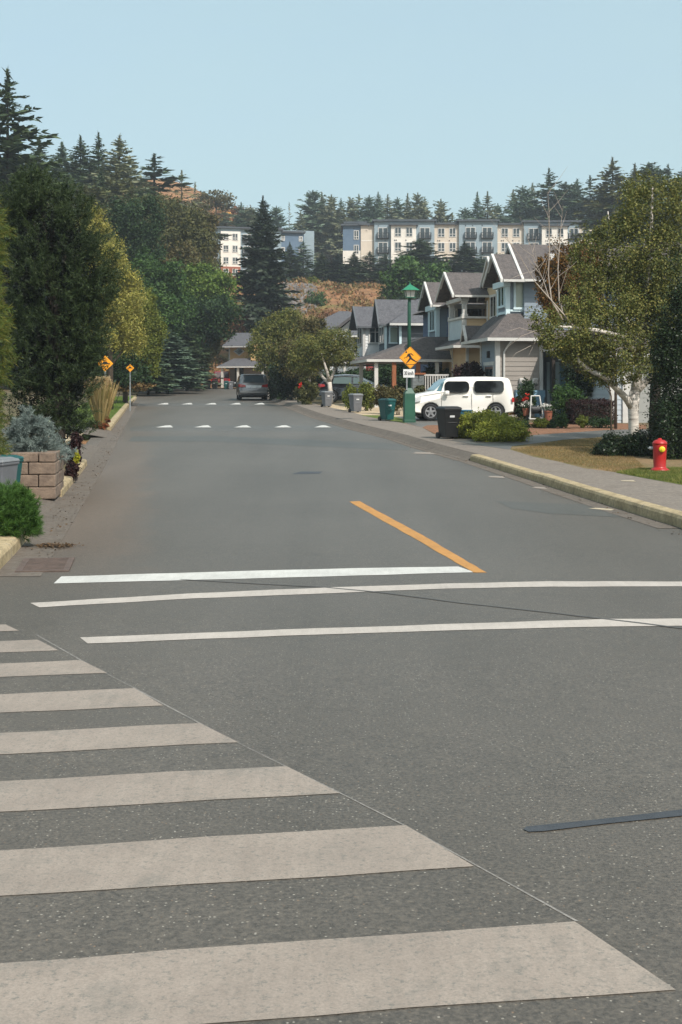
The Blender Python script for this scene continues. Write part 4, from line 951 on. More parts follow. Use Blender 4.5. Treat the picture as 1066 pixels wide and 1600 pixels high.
w = MB().slab([(-.05, .16, zt(554)), (.62, .16, zt(547.5)-.15), (.0, .16, zt(541.5)-.1), (-.66, .16, zt(547.5)-.15)], .08)
w = MB().slab([(.0, .12, zt(556)), (.62, .12, zt(549)), (.0, .12, zt(542.6)), (-.62, .12, zt(549))], .06).build('window', m_trim, T)
MB().slab([(.0, .09, zt(554)), (.43, .09, zt(549)), (.0, .09, zt(544.5)), (-.43, .09, zt(549))], .04).build('pane', m_dkglass, w)
dT = MB().box(-.35, .55, -.12, -.04, -.2, 2.0).build('door', m_darkbark, T); MB().box(-.2, .4, -.15, -.12, .1, 1.8).build('door_light', m_glass, dT)
MB().tube([(3.2, 3.5, zt(520)), (3.2, 3.5, zt(511))], .09, 6).build('roof_vent', m_soffit, T)

# ------------------------------------------------------------------ apartments on the hill
a_blue = mat('apartment_blue', C(140, 156, 164), C(132, 148, 156), .6, .8); a_slate = mat('apartment_slate', C(92, 112, 132), C(84, 104, 124), .6, .8)
a_white = mat('apartment_white', C(226, 220, 210), C(214, 208, 198), .6, .8); a_beige = mat('apartment_beige', C(206, 194, 178), C(196, 184, 168), .6, .8)
a_brick = mat('apartment_brick', C(158, 98, 76), C(138, 84, 66), 2, .85); a_dark = mat('parapet', C(70, 76, 82), C(60, 66, 72), 1, .7)
AY = 240.0
AP = thing('apartment_building', 'long apartment building in blue, white and beige bays on the hilltop', 'building', (XA(725, AY), AY, hill(XA(725, AY), AY)-1.0))
ax = lambda px, Y=AY: XA(px, Y)-AP.location.x
az_ = lambda py, Y=AY: ZA(py, Y)-AP.location.z
def awin(p, x0, x1, z0, z1, y, mull=1, french=False):
    f = MB(); e = .12
    f.box(x0-e, x1+e, y-.08, y, z1, z1+e).box(x0-e, x1+e, y-.08, y, z0-e, z0).box(x0-e, x0, y-.08, y, z0, z1).box(x1, x1+e, y-.08, y, z0, z1)
    for k in range(mull): c = x0+(x1-x0)*(k+1)/(mull+1); f.box(c-.06, c+.06, y-.075, y, z0, z1)
    if not french: f.box(x0, x1, y-.073, y, z0+(z1-z0)*.3-.05, z0+(z1-z0)*.3+.05)
    w = f.build('window', m_trim, p); MB().box(x0, x1, y-.04, y-.005, z0, z1).build('pane', m_glass, w)
    return w
m_rail = mat('black_rail', C(44, 48, 52), C(36, 40, 44), 2, .6)
def juliet(p, x0, x1, z0, y):
    b = MB(); b.box(x0, x1, y-.5, y-.44, z0+1.0, z0+1.08).box(x0, x1, y-.5, y-.44, z0, z0+.08).box(x0, x0+.05, y-.5, y, z0, z0+1.08).box(x1-.05, x1, y-.5, y, z0, z0+1.08).box(x0, x1, y-.44, y, z0-.08, z0)
    n = 9
    for k in range(n): c = x0+(x1-x0)*(k+.5)/n; b.box(c-.03, c+.03, y-.485, y-.455, z0+.08, z0+1.0)
    return b.build('balcony_rail', m_rail, p)
st = 22.8/F*AY                                       # storey height on the photo, about 2.7 m
def bay(px0, px1, ytop, m, y, wins, french, par=True, over=.4):
    x0, x1, zt_ = ax(px0), ax(px1), az_(ytop)
    MB().box(x0, x1, y, 12, 0, zt_).build('wall', m, AP)
    if par: MB().box(x0-over, x1+over, y-.5, 12.3, zt_, zt_+.35).build('parapet', a_dark, AP)
    for w0, w1, t in wins:
        for k in range(5):
            zz1 = az_(t)-k*st; zz0 = zz1-(1.9 if french else 1.5)
            if zz0 < .4: break
            awin(AP, ax(w0), ax(w1), zz0, zz1, y, 1, french)
            if french: juliet(AP, ax(w0)-.35, ax(w1)+.35, zz0-.05, y)
            for q in (-1, 1): MB().box(ax(w0)+q*.3-.1+ (1.2 if q > 0 else 0)-1.6, ax(w0)+q*.3+.1+(1.2 if q > 0 else 0)-1.6, y-.06, y-.005, zz1+.35, zz1+.55).build('vent', a_dark, AP) if (k+int(w0)) % 2 == 0 else None
bay(536,564,352,a_slate,.8,[(554,560,360)],False)
bay(540,571,345,a_blue,4,[],False)
bay(564,585,351.5,a_beige,.6,[],False)
bay(585,679,346,a_blue,0,[(592,605,356.5),(657,671,356.5)],True)
bay(611,650,353,a_white,-.7,[(617.5,626,357),(635,643.5,357)],False)
bay(677,719,350.5,a_beige,.6,[(685.5,694.5,356.5),(703.5,712,356.5)],False)
bay(717.5,777.5,346,a_blue,0,[(728.5,742,356),(754.5,768,356)],True)
bay(777,819,351,a_beige,.6,[(785,794,356.5),(803,812,356.5)],False)
bay(819,905,347.5,a_blue,0,[(827,841,357.5),(891,903,357.5)],True)
bay(846,886,354,a_white,-.7,[(853,861,358),(871,879,358)],False)
bay(905,940,352,a_beige,.6,[(912,920,358)],False)
MB().box(ax(536), ax(563.9), .76, .8, 0, az_(391)).build('base_cladding', a_white, AP)
for px0, px1, py in ((565, 584, 376), (678, 718, 379), (778, 818, 379), (565, 584, 400), (678, 718, 402)):
    MB().box(ax(px0), ax(px1), .57, .6, az_(py), az_(py)+.16).build('band', a_white, AP)
# the wing seen at the end of the hill, at an angle
AW = thing('apartment_wing', 'blue and white apartment wing with brick base, half behind the big dark spruce', 'building', (XA(378, 232), 232, hill(XA(378, 232), 232)-1.5), R(14))
bx_ = lambda px: (px-378)*232/F/.97
bz_ = lambda py: ZA(py, 232)-AW.location.z
MB().box(bx_(343), bx_(440), .6, 12, 0, bz_(357)).build('wall', a_blue, AW)
MB().box(bx_(340), bx_(443), .0, 12.3, bz_(357), bz_(354.5)).build('parapet', a_dark, AW)
MB().box(bx_(346), bx_(376), 0, 3, bz_(417), bz_(362)).build('wall', a_white, AW); MB().box(bx_(346), bx_(376), -.05, 3, 0, bz_(417)).build('brick_base', a_brick, AW)
for k in range(4):
    for p0, p1 in ((350.5, 357), (364.5, 371)): awin(AW, bx_(p0), bx_(p1), bz_(375+k*18.5), bz_(366+k*18.5), 0 if k < 3 else -.05)
    awin(AW, bx_(382), bx_(392), bz_(377+k*18.5), bz_(366+k*18.5), .6, 1, True); juliet(AW, bx_(380), bx_(394), bz_(377.5+k*18.5), .6)
for k in range(3): awin(AW, bx_(402), bx_(411), bz_(375+k*18.5), bz_(366+k*18.5), .6)
MB().box(bx_(431), bx_(500), 5, 16, 0, bz_(352)).build('wall', a_blue, AW)
MB().box(bx_(437), bx_(477), 1.5, 8, 0, bz_(360)).build('wall', a_slate, AW); MB().box(bx_(435), bx_(479), 1.0, 8.3, bz_(360), bz_(357)).build('parapet', a_dark, AW)
MB().box(bx_(489), bx_(494), 6, 14, 0, bz_(368)).build('wall', a_beige, AW)
for k in range(2):
    awin(AW, bx_(442), bx_(446), bz_(372+k*18), bz_(366+k*18), 1.5); awin(AW, bx_(470), bx_(474), bz_(372+k*18), bz_(366+k*18), 1.5)
MB().box(bx_(320), bx_(343), 2, 9, 0, bz_(366)).build('wall', a_white, AW)
for p0 in (323, 333): awin(AW, bx_(p0), bx_(p0+6), bz_(380), bz_(371), 2)
# excavator on the brow: tracks and cab are behind the roof, the raised boom shows
m_exc = mat('excavator_yellow', C(206, 150, 62), C(176, 122, 50), 2, .6)
ex = thing('excavator', 'yellow excavator with raised boom on the brown brow above the apartment wing', 'excavator', (XA(352, 288), 288, hill(XA(352, 288), 288)))
eX = lambda px: XA(px, 288)-ex.location.x
eZ = lambda py: ZA(py, 288)-ex.location.z
MB().box(-2.2, 2.0, -1.4, -.8, -.1, .8).box(-2.2, 2.0, .8, 1.4, -.1, .8).build('track', m_darkbark, ex, bevel=.2)
MB().box(-2.0, 1.5, -1.2, 1.2, .85, 2.2).box(.1, 1.4, -1.1, .2, 2.2, 3.3).build('cab', m_exc, ex, bevel=.15)
MB().tube([(eX(341), 0, eZ(349)), (eX(343), 0, eZ(337)), (eX(346.5), 0, eZ(328))], [.42, .5, .38], 6).build('boom', m_exc, ex)
MB().tube([(eX(346.5), -.1, eZ(327.5)), (eX(352), -.1, eZ(336)), (eX(358), -.1, eZ(350))], [.3, .36, .25], 6).build('stick', m_exc, ex)
MB().taper(eX(359), -.1, eZ(353), eZ(348.5), .5, .5, .7, .6).build('bucket', m_exc, ex)
# concrete barrier along the top of the bank, rock slope below it
bb = MB(); P = [W(px, 453.5, 203).to_2d() for px in (428, 470, 520, 570, 622)]
m_barrier = mat('barrier_concrete', C(176, 150, 124), C(196, 168, 138), 1.2, .9)
x0, x1 = XA(428, 203), XA(622, 203); zt0 = ZA(452, 203)
bo = thing('barrier', 'long tan concrete barrier along the top of the brown bank', 'barrier', (x0, 203, zt0-.75))
MB().box(0, x1-x0, 0, .5, -2, .95).build('wall', m_barrier, bo); MB().box(-.1, x1-x0+.1, -.06, .56, .95, 1.2).build('coping', mat('barrier_cap', C(120, 96, 74), C(104, 84, 66), 2, .9), bo)
rs = np.random.default_rng(8); rb = MB()
for i in range(1500):
    px = rs.uniform(430, 494); py = rs.uniform(460, 492)
    if (px-462)**2/34**2+(py-476)**2/17**2 > 1: continue
    Y = 196-(py-460)*.75; p = W(px, py, Y); zz = hill(p.x, Y)
    s = rs.uniform(.06, .26); vv = unit(rs.normal(size=(8, 3)))*s
    c = np.array([p.x, Y, zz+.15])
    q = np.array([[-1,-1,-1],[1,-1,-1],[1,1,-1],[-1,1,-1],[-1,-1,1],[1,-1,1],[1,1,1],[-1,1,1]])*s*rs.uniform(.6, 1.1, (8, 3))+c
    rb.add(q.tolist(), [(0,3,2,1),(4,5,6,7),(0,1,5,4),(1,2,6,5),(2,3,7,6),(3,0,4,7)])
o = rb.build('riprap_rocks', mat('grey_rock', C(150, 144, 140), C(104, 98, 96), .8, .9, bump=.5)); tag(o, 'slope of loose grey rocks on the bank beside the big dark spruce', 'rocks', kind='stuff')
rs = np.random.default_rng(9); n = 30000; X = rs.uniform(-26, 16, n); Y = rs.uniform(140, 199, n); ok = np.sin(X*.9+Y*.31)+np.sin(X*.37-Y*.5+2)+rs.normal(size=n)*.8 > -.3; X, Y = X[ok], Y[ok]; n = len(X)
P = np.stack([X, Y, [hill(a, b)+.08 for a, b in zip(X, Y)]], 1); P[:, 2] += abs(rs.normal(size=n))*.22
o = obj('dry_scrub', npmesh('dry_scrub', quads(P, unit(rs.normal(size=(n, 3))+np.array([0, 0, .6])), unit(rs.normal(size=(n, 3))+np.array([0, -.6, .5])), rs.uniform(.3, .75, n), rs.uniform(.16, .4, n)), 4, leafmat('scrub', [C(130, 92, 62), C(150, 112, 76), C(112, 92, 56), C(98, 98, 56), C(164, 128, 90)], .2, nscale=.25))); tag(o, 'dry brown scrub covering the bank below the barrier', 'scrub', kind='stuff')
# ------------------------------------------------------------------ vehicles (x forward, y left, z up, origin on the ground under the middle)
m_tyre = mat('tyre_rubber', C(34, 34, 36), C(24, 24, 26), 6, .85); m_rim = mat('alloy_rim', C(190, 190, 192), C(160, 160, 164), 4, .3, metal=.7)
m_black = mat('black_plastic', C(34, 35, 37), C(26, 27, 28), 4, .55); m_under = mat('underbody', C(20, 20, 20), C(14, 14, 14), 4, .9)
m_tail = mat('tail_light_red', C(190, 28, 26), C(150, 18, 18), 6, .2, coat=1); m_lamp = mat('lamp_clear', C(214, 216, 216), C(190, 190, 192), 6, .15, coat=1)
m_plate = mat('plate_white', C(220, 220, 216), C(198, 200, 202), 9, .5); m_chrome = mat('chrome', C(200, 202, 206), C(180, 182, 186), 4, .2, metal=.9)
def inset(poly, d):
    n = len(poly); A = sum(poly[i][0]*poly[(i+1) % n][1]-poly[(i+1) % n][0]*poly[i][1] for i in range(n)); sg = 1 if A > 0 else -1; out = []
    for i in range(n):
        a, b, c = Vector(poly[i-1]), Vector(poly[i]), Vector(poly[(i+1) % n]); e1 = (b-a).normalized(); e2 = (c-b).normalized()
        nn = Vector((-e1.y-e2.y, e1.x+e2.x))*sg; nn = nn.normalized() if nn.length > 1e-6 else Vector((0, 0))
        out.append((b.x+nn.x*d, b.y+nn.y*d))
    return out
def smoothpoly(poly, arcs, n=1):
    return poly
def wheel_arch(cx, r, zb, n=10):                      # arch points going from front to rear along the sill
    a0 = math.asin(max(-1, min(1, (zb-.32)/r))); return [(cx+r*math.cos(t), .32+r*math.sin(t)) for t in np.linspace(a0, PI-a0, n)]
def car_body(root, m, top, sill, axles, Wd, belt, tumble, ra=.37, name='body', rnd=.09, nose=.0):
    # top: outline from the lower rear corner up over the roof to the lower front corner
    xf, xr_ = max(axles), min(axles)
    poly = list(top)+wheel_arch(xf, ra, sill)+wheel_arch(xr_, ra, sill)
    L = [(-.5*Wd, .07), (-.5*Wd+rnd*.25, .025), (-.5*Wd+rnd, 0), (.5*Wd-rnd, 0), (.5*Wd-rnd*.25, .025), (.5*Wd, .07)]
    vs_ = []; k = len(poly)
    xm = max(p[0] for p in poly); xn = min(p[0] for p in poly)
    for y, d in L:
        for (x, z) in inset(poly, d):
            f = 1-max(0, z-belt)*tumble
            e = max(0, (abs(x)-(xm-.7))/.7); f *= 1-nose*e*e
            vs_.append((x, y*f, z))
    fs = [(i*k+j, i*k+(j+1) % k, (i+1)*k+(j+1) % k, (i+1)*k+j) for i in range(len(L)-1) for j in range(k)]
    fs += [tuple(range(k)), tuple(range(len(L)*k-1, (len(L)-1)*k-1, -1))]
    b = MB(); b.add(vs_, fs); o = b.build(name, m, root, bevel=0)
    o.data.polygons.foreach_set('use_smooth', [True]*len(o.data.polygons)); o.data.update()
    try: o.data.set_sharp_from_angle(angle=R(38))
    except Exception: pass
    MB().box(xn+.25, xm-.25, -.5*Wd+.12, .5*Wd-.12, .16, .55).build('underbody', m_under, root)
    return o
def wheels(root, axles, Wd, r=.32, w=.2, spokes=5):
    for x in axles:
        for s in (-1, 1):
            yo = s*(Wd/2-.02); yi = yo-s*w
            prof = [(r*.62, yi), (r*.93, yi), (r, yi+s*.03), (r, yo-s*.03), (r*.94, yo), (r*.68, yo+s*.004), (r*.64, yo-s*.03)]
            t = MB().lathe([(a, c) for a, c in prof], 24, (x, 0, r), 'y').build('wheel', m_tyre, root, smooth=True)
            b = MB(); b.lathe([(r*.66, yo-s*.05), (r*.66, yo-s*.005), (r*.58, yo-s*.005), (r*.57, yo-s*.05)], 24, (x, 0, r), 'y')
            for k in range(spokes):
                a = 2*PI*k/spokes+.3; ca, sa = math.cos(a), math.sin(a); q = []
                for rr, hw in ((r*.08, .045), (r*.6, .03)): q += [(rr, -hw), (rr, hw)]
                P = [(x+p[0]*ca-p[1]*sa, r+p[0]*sa+p[1]*ca) for p in (q[0], q[1], q[3], q[2])]
                b.slab([(p[0], yo-s*.012, p[1]) for p in P], .03)
            b.lathe([(.05, yo-s*.04), (.05, yo-s*.003), (.02, yo)], 12, (x, 0, r), 'y'); b.build('rim', m_rim, t)
            MB().lathe([(r*.6, yo-s*.09), (r*.6, yo-s*.075)], 20, (x, 0, r), 'y').build('brake_disc', m_under, t)
def rrect(x0, x1, z0, z1, r, n=5, skew=0):
    out = []
    for cx, cz, a in ((x1-r, z1-r, 0), (x0+r, z1-r, PI/2), (x0+r, z0+r, PI), (x1-r, z0+r, 1.5*PI)):
        for i in range(n): t = a+PI/2*i/(n-1); out.append((cx+r*math.cos(t), cz+r*math.sin(t)))
    return out
def side_panel(root, name, m, poly, Wd, belt, tumble, s, proud=.012, parent=None, th=.03):
    P = [(x, s*(Wd/2*(1-max(0, z-belt)*tumble)+proud), z) for x, z in poly]
    return MB().slab(P, th).build(name, m, parent or root)

# the boxy white car parked across the drive
m_white_car = mat('white_car_paint', C(236, 232, 224), C(230, 226, 218), 1, .25, coat=.6)
px0 = (669+771)/2
pc = W(px0, 657, 49.0)
cube = thing('parked_car', 'boxy white hatchback parked across the driveway in front of the houses', 'car', (pc.x, pc.y+.85, pc.z), PI+STREET*.9)
top = [(-2.0,.30),(-2.05,.55),(-2.02,.95),(-1.95,1.3),(-1.87,1.55),(-1.78,1.63),(-1.6,1.665),(-.9,1.685),(.1,1.675),(.5,1.64),(.62,1.60),(1.1,1.16),(1.19,1.10),(1.5,1.05),(1.85,.97),(1.98,.86),(2.02,.6),(1.98,.3)]
ax_c = (1.27, -1.27); Wc = 1.70
car_body(cube, m_white_car, top, .26, ax_c, Wc, .95, .09, ra=.36, rnd=.12, nose=.10)
wheels(cube, ax_c, Wc, .325, .2, 5)
for s in (-1, 1):
    side_panel(cube, 'window', m_dkglass, rrect(-.22, .74, 1.06, 1.5, .16), Wc, .95, .09, s)
    side_panel(cube, 'window', m_dkglass, rrect(-1.58, -.42, 1.06, 1.52, .13), Wc, .95, .09, s)
    for x in (.86, -.32, -1.16): MB().box(x-.006, x+.006, s*(Wc/2+.001)-.004, s*(Wc/2+.001)+.004, .38, 1.02).build('door_seam', m_under, cube)
    MB().box(-.2, .02, s*(Wc/2)-.02, s*(Wc/2)+.035, .93, .965).build('door_handle', m_white_car, cube, bevel=.01)
    MB().box(-1.1, -.88, s*(Wc/2)-.02, s*(Wc/2)+.035, .93, .965).build('door_handle', m_white_car, cube, bevel=.01)
    MB().box(.58, .76, s*(Wc/2-.02), s*(Wc/2+.2), .98, 1.14).build('mirror', m_white_car, cube, bevel=.05)
    MB().box(-1.99, -1.9, s*(Wc/2-.0)-.02, s*(Wc/2)+.012, .7, .88).build('tail_light', m_tail, cube, bevel=.01)
    side_panel(cube, 'headlight', m_lamp, [(1.96,.68),(1.96,.86),(1.66,.92),(1.66,.75)], Wc*.955, .95, .1, s)
    fl = MB()                                        # dark rings round the wheel openings
    for cx in ax_c:
        A = [(cx+.372*math.cos(t), .32+.372*math.sin(t)) for t in np.linspace(0, PI, 14)]; Bq = [(cx+.352*math.cos(t), .32+.352*math.sin(t)) for t in np.linspace(PI, 0, 14)]
        fl.slab([(x, s*(Wc/2-.05), z_) for x, z_ in A+Bq], .03)
    fl.build('wheel_arch_trim', m_under, cube)
m_wsh = glassmat('blue_windscreen', C(92, 128, 140), .08)
MB().slab([(1.125, -.68, 1.17), (1.125, .68, 1.17), (.66, .62, 1.585), (.66, -.62, 1.585)], .03).build('windscreen', m_wsh, cube)
for s in (-1, 1): side_panel(cube, 'quarter_glass', m_wsh, [(1.06,1.13),(.86,1.12),(.86,1.42),(.74,1.5)][::1], Wc, .95, .09, s, .006)
MB().box(1.97, 2.035, -.5, .5, .62, .82).build('grille', m_black, cube, bevel=.02)

# grey minivan seen from behind
m_mvan = mat('grey_car_paint', C(134, 132, 131), C(124, 123, 124), 1, .25, metal=.4, coat=.8)
gv = G(389, 626); gx, gyy = XA(389.5, 85.5), 85.5
van = thing('parked_minivan', 'grey minivan parked at the kerb, seen from behind', 'minivan', (gx, gyy+2.5, zr(gyy+2.5)+.0), PI/2+.12)
top = [(-2.5,.32),(-2.56,.5),(-2.5,.78),(-2.46,1.0),(-2.36,1.15),(-2.16,1.62),(-2.05,1.70),(-1.5,1.74),(.2,1.73),(.7,1.66),(1.45,1.12),(2.2,.96),(2.5,.8),(2.55,.5),(2.5,.3)]
ax_v = (1.5, -1.5); Wv = 1.98
vb = car_body(van, m_mvan, top, .27, ax_v, Wv, 1.0, .2, ra=.38, rnd=.24, nose=.06)
wheels(van, ax_v, Wv, .34, .22, 7)
MB().slab([(-2.375, -.72, 1.17), (-2.375, .72, 1.17), (-2.165, .62, 1.64), (-2.165, -.62, 1.64)][::-1], .03).build('rear_window', glassmat('sky_glass', C(60, 72, 80), .04), van)
MB().box(-2.2, -2.0, -.68, .68, 1.66, 1.715).build('spoiler', m_mvan, van, bevel=.02)
for s in (-1, 1):
    MB().slab([(-2.48, s*.92, .84), (-2.47, s*.94, 1.06), (-2.475, s*.62, 1.0), (-2.505, s*.5, .94), (-2.5, s*.62, .86)], .06).build('tail_light', m_tail, van)
    MB().slab([(-2.3, s*.985, .9), (-2.3, s*.985, 1.04), (-2.47, s*.93, 1.06), (-2.47, s*.93, .86)], .04).build('tail_light', m_tail, van)
    for x0, x1 in ((-2.0, -1.05), (-.95, .1), (.2, 1.0)):
        side_panel(van, 'window', m_dkglass, [(x0, 1.12), (x1, 1.12), (min(x1, .75), 1.58), (x0+.12, 1.6)], Wv, 1.0, .2, s, .006)
    MB().box(.95, 1.1, s*1.0, s*1.2, 1.05, 1.22).build('mirror', m_mvan, van, bevel=.04)
MB().slab([(-2.515, -.5, .82), (-2.515, .5, .82), (-2.48, .55, .98), (-2.48, -.55, .98)][::-1], .04).build('plate_panel', m_lamp, van)
MB().slab([(-2.53, -.16, .8), (-2.53, .16, .8), (-2.51, .16, .95), (-2.51, -.16, .95)][::-1], .02).build('licence_plate', m_plate, van)
MB().box(-2.58, -2.4, -.93, .93, .42, .62).build('bumper', m_mvan, van, bevel=.05)
MB().box(-2.56, -2.4, -.85, .85, .28, .42).build('bumper_skirt', m_black, van, bevel=.03)
MB().box(-2.40, -2.37, -.06, .25, 1.17, 1.2).build('wiper', m_black, van)

# black crossover behind the white-stemmed birch
m_bcar = mat('black_car_paint', C(30, 32, 38), C(24, 26, 31), 1, .15, coat=1)
suv = thing('parked_suv', 'shiny black crossover parked behind the white-stemmed birch', 'suv', (XA(556, 74.6), 74.6, zr(74.6)+.16), STREET+R(-12))
top = [(-2.1,.34),(-2.2,.6),(-2.18,.86),(-2.05,1.05),(-1.72,1.36),(-1.45,1.5),(-.7,1.57),(0,1.54),(.35,1.46),(1.15,1.06),(1.75,.98),(2.1,.84),(2.22,.62),(2.15,.32)]
ax_s = (1.36, -1.36); Ws = 1.82
car_body(suv, m_bcar, top, .3, ax_s, Ws, .95, .28, ra=.38, rnd=.14, nose=.1); wheels(suv, ax_s, Ws, .34, .22, 5)
m_skg = glassmat('pale_reflecting_glass', C(96, 112, 112), .05)
for s in (-1, 1):
    side_panel(suv, 'window', m_skg, [(-1.3,1.08),(-.2,1.06),(-.2,1.44),(-.8,1.47),(-1.2,1.42)], Ws, .95, .28, s)
    side_panel(suv, 'window', m_skg, [(-.1,1.06),(.95,1.06),(.3,1.41),(-.1,1.44)], Ws, .95, .28, s)
    side_panel(suv, 'chrome_strip', m_chrome, [(-1.5,1.1),(-1.25,1.46),(-.7,1.52),(-.1,1.5),(.35,1.43),(1.05,1.05),(.98,1.05),(.3,1.40),(-.1,1.46),(-.7,1.485),(-1.22,1.43),(-1.45,1.1)], Ws, .95, .28, s, .006)
    MB().slab([(-2.12, s*.86, .84), (-1.72, s*.925, .92), (-1.78, s*.915, 1.04), (-2.1, s*.8, 1.06)], .06).build('tail_light', m_tail, suv)
    MB().box(.75, .92, s*.92, s*1.1, 1.0, 1.16).build('mirror', m_bcar, suv, bevel=.04)
    side_panel(suv, 'headlight', m_lamp, [(2.08,.72),(2.02,.86),(1.6,.95),(1.7,.84)], Ws*.94, .95, .28, s)
    MB().tube([(-1.3, s*.72, 1.54), (-.6, s*.74, 1.6), (.2, s*.73, 1.55)], .022, 6).build('roof_rail', m_chrome, suv)
MB().slab([(1.2, -.66, 1.07), (1.2, .66, 1.07), (.42, .58, 1.45), (.42, -.58, 1.45)], .03).build('windscreen', m_skg, suv)
MB().slab([(-2.0, -.62, 1.1), (-2.0, .62, 1.1), (-1.7, .55, 1.38), (-1.7, -.55, 1.38)][::-1], .03).build('rear_window', m_dkglass, suv)

# dark red pickup at the end of the street
m_redc = mat('dark_red_paint', C(128, 30, 40), C(110, 24, 34), 1, .3, coat=.7)
pk = thing('parked_pickup', 'dark red pickup truck seen from behind beside the tan house', 'pickup', (XA(342.5, 128.5), 131.2, ZA(607.5, 128.5)), PI/2+.05)
MB().box(-2.7, -.3, -.95, .95, .55, 1.08).build('bed', m_redc, pk, bevel=.05)
MB().taper(.75, 0, 1.0, 1.82, 1.1, .93, .75, .74).build('cab', m_redc, pk, bevel=.06)
MB().box(1.7, 2.9, -.95, .95, .5, 1.1).box(-.3, 1.7, -.95, .95, .45, 1.05).build('hood', m_redc, pk, bevel=.06)
MB().slab([(-.34, -.72, 1.18), (-.34, .72, 1.18), (-.06, .64, 1.7), (-.06, -.64, 1.7)][::-1], .03).build('rear_window', glassmat('pickup_glass', C(92, 66, 70), .1), pk)
tg = MB().box(-2.74, -2.7, -.78, .78, .62, 1.05).build('tailgate', m_redc, pk); MB().box(-2.76, -2.74, -.25, .25, .82, .94).build('emblem_bar', mat('red_emblem', C(150, 80, 60), C(140, 70, 54), 3), tg)
for s in (-1, 1): MB().box(-2.75, -2.66, s*.8-.0, s*.96, .72, 1.02).build('tail_light', m_tail, pk)
MB().box(-2.85, -2.68, -.92, .92, .42, .58).build('bumper', m_chrome, pk, bevel=.03); MB().box(-2.88, -2.85, -.18, .18, .42, .56).build('licence_plate', m_plate, pk)
wheels(pk, (1.9, -1.7), 1.9, .38, .26, 6); MB().box(-2.4, 2.6, -.6, .6, .3, .56).build('underbody', m_under, pk)

# ------------------------------------------------------------------ wheelie bins
def bin_(label, px, Y, py, body, lid, rz=0, h=1.0, sticker=True, group=None, cat='bin', s=1.0):
    t = thing('wheelie_bin', label, cat, (XA(px, Y), Y, ZA(py, Y)), rz, group)
    k = h
    b = MB().taper(0, 0, .05*k, .9*k, .21*k, .23*k, .28*k, .31*k); b.box(-.295*k, .295*k, -.325*k, .325*k, .86*k, .92*k); b.box(-.16*k, .16*k, -.285*k, -.25*k, .48*k, .52*k); b.build('body', body, t, bevel=.015)
    l = MB().taper(0, 0, .92*k, .97*k, .31*k, .345*k, .28*k, .30*k); l.taper(0, -.02, .97*k, 1.0*k, .27*k, .28*k, .2*k, .2*k); l.build('lid', lid, t, bevel=.012)
    MB().tube([(-.24*k, .36*k, .93*k), (.24*k, .36*k, .93*k)], .02, 6).build('handle', lid, t)
    for x in (-.24, .24): MB().lathe([(.0, x*k-.035), (.1*k, x*k-.035), (.1*k, x*k+.035), (.0, x*k+.035)], 14, (0, .24*k, .1*k), 'x').build('wheel', m_black, t)
    if sticker: MB().slab([(-.1*k, -.295*k, .66*k), (.06*k, -.295*k, .66*k), (.06*k, -.305*k, .72*k), (-.1*k, -.305*k, .72*k)], .008).build('sticker', m_plate, t)
    return t
m_bgrey = mat('bin_grey', C(104, 106, 110), C(94, 96, 100), 3, .5); m_bteal = mat('bin_teal', C(14, 80, 78), C(12, 70, 70), 3, .45); m_bblack = mat('bin_black', C(23, 23, 24), C(18, 18, 19), 3, .5)
m_bgl = mat('bin_grey_lid', C(120, 122, 124), C(108, 110, 112), 3, .5)
bin_('grey wheelie bin at the foot of the white-stemmed birch', 511, 65.6, 636, m_bgrey, m_bgl, R(25), .82)
bin_('grey wheelie bin on dry gravel between two shrubs', 556, 57.9, 644.5, m_bgrey, m_bgl, R(25), .86)
bin_('teal wheelie bin on the grass beside the green lamp base', 605, 49.3, 657.5, m_bteal, m_bteal, R(28), .86)
bb_ = bin_('black wheelie bin in front of the yellow-green junipers', 701, 37.4, 685.5, m_bblack, m_bblack, R(22), .95)
bin_('first of two dark bins standing together by the red pickup', 325.5, 121, 609.5, m_bblack, m_bblack, R(8), .92, group='dark bins at the street end')
bin_('second dark bin, standing nearer the red pickup', 336, 121.5, 609.3, m_bblack, m_bblack, R(-6), .92, group='dark bins at the street end')
bin_('small teal bin between the red pickup and the minivan', 354, 121, 609, m_bteal, m_bteal, R(4), .84)
bin_('small grey bin beside the teal one, next to the minivan', 361, 120.5, 609.2, m_bgrey, m_bgl, R(4), .8)
bin_('grey wheelie bin standing by the stone block planter', -6, 17.2, 802.5, m_bgrey, m_bgl, R(-12), .76)
bin_('teal wheelie bin behind the grey one by the stone block planter', 4, 18.1, 793, m_bteal, m_bteal, R(-10), .74)
bx = thing('recycling_box', 'blue recycling box perched behind the black wheelie bin', 'box', (XA(721, 38.4), 38.4, ZA(682, 38.4)), R(20))
MB().taper(0, 0, .42, .78, .22, .17, .26, .21).build('body', mat('box_blue', C(36, 96, 124), C(30, 84, 110), 3, .5), bx, bevel=.02); MB().box(-.28, .28, -.23, .23, .76, .80).build('rim', MATS['box_blue'], bx, bevel=.01)
MB().box(-.2, .2, -.15, .15, -.02, .42).build('stand', m_darkbark, bx)
rt = thing('bottle', 'red topped bottles lying on the bin beside the stone planter', 'bottle', (XA(4, 18.1), 18.1, ZA(722, 18.1)), .3)
for x in (-.03, .06): MB().lathe([(.0, -.0), (.022, 0), (.022, .05), (.01, .08), (.01, .1), (0, .1)], 10, (x, 0, 0)).build('body', mat('pinkish_plastic', C(210, 120, 100), C(196, 96, 80), 5, .4), rt)

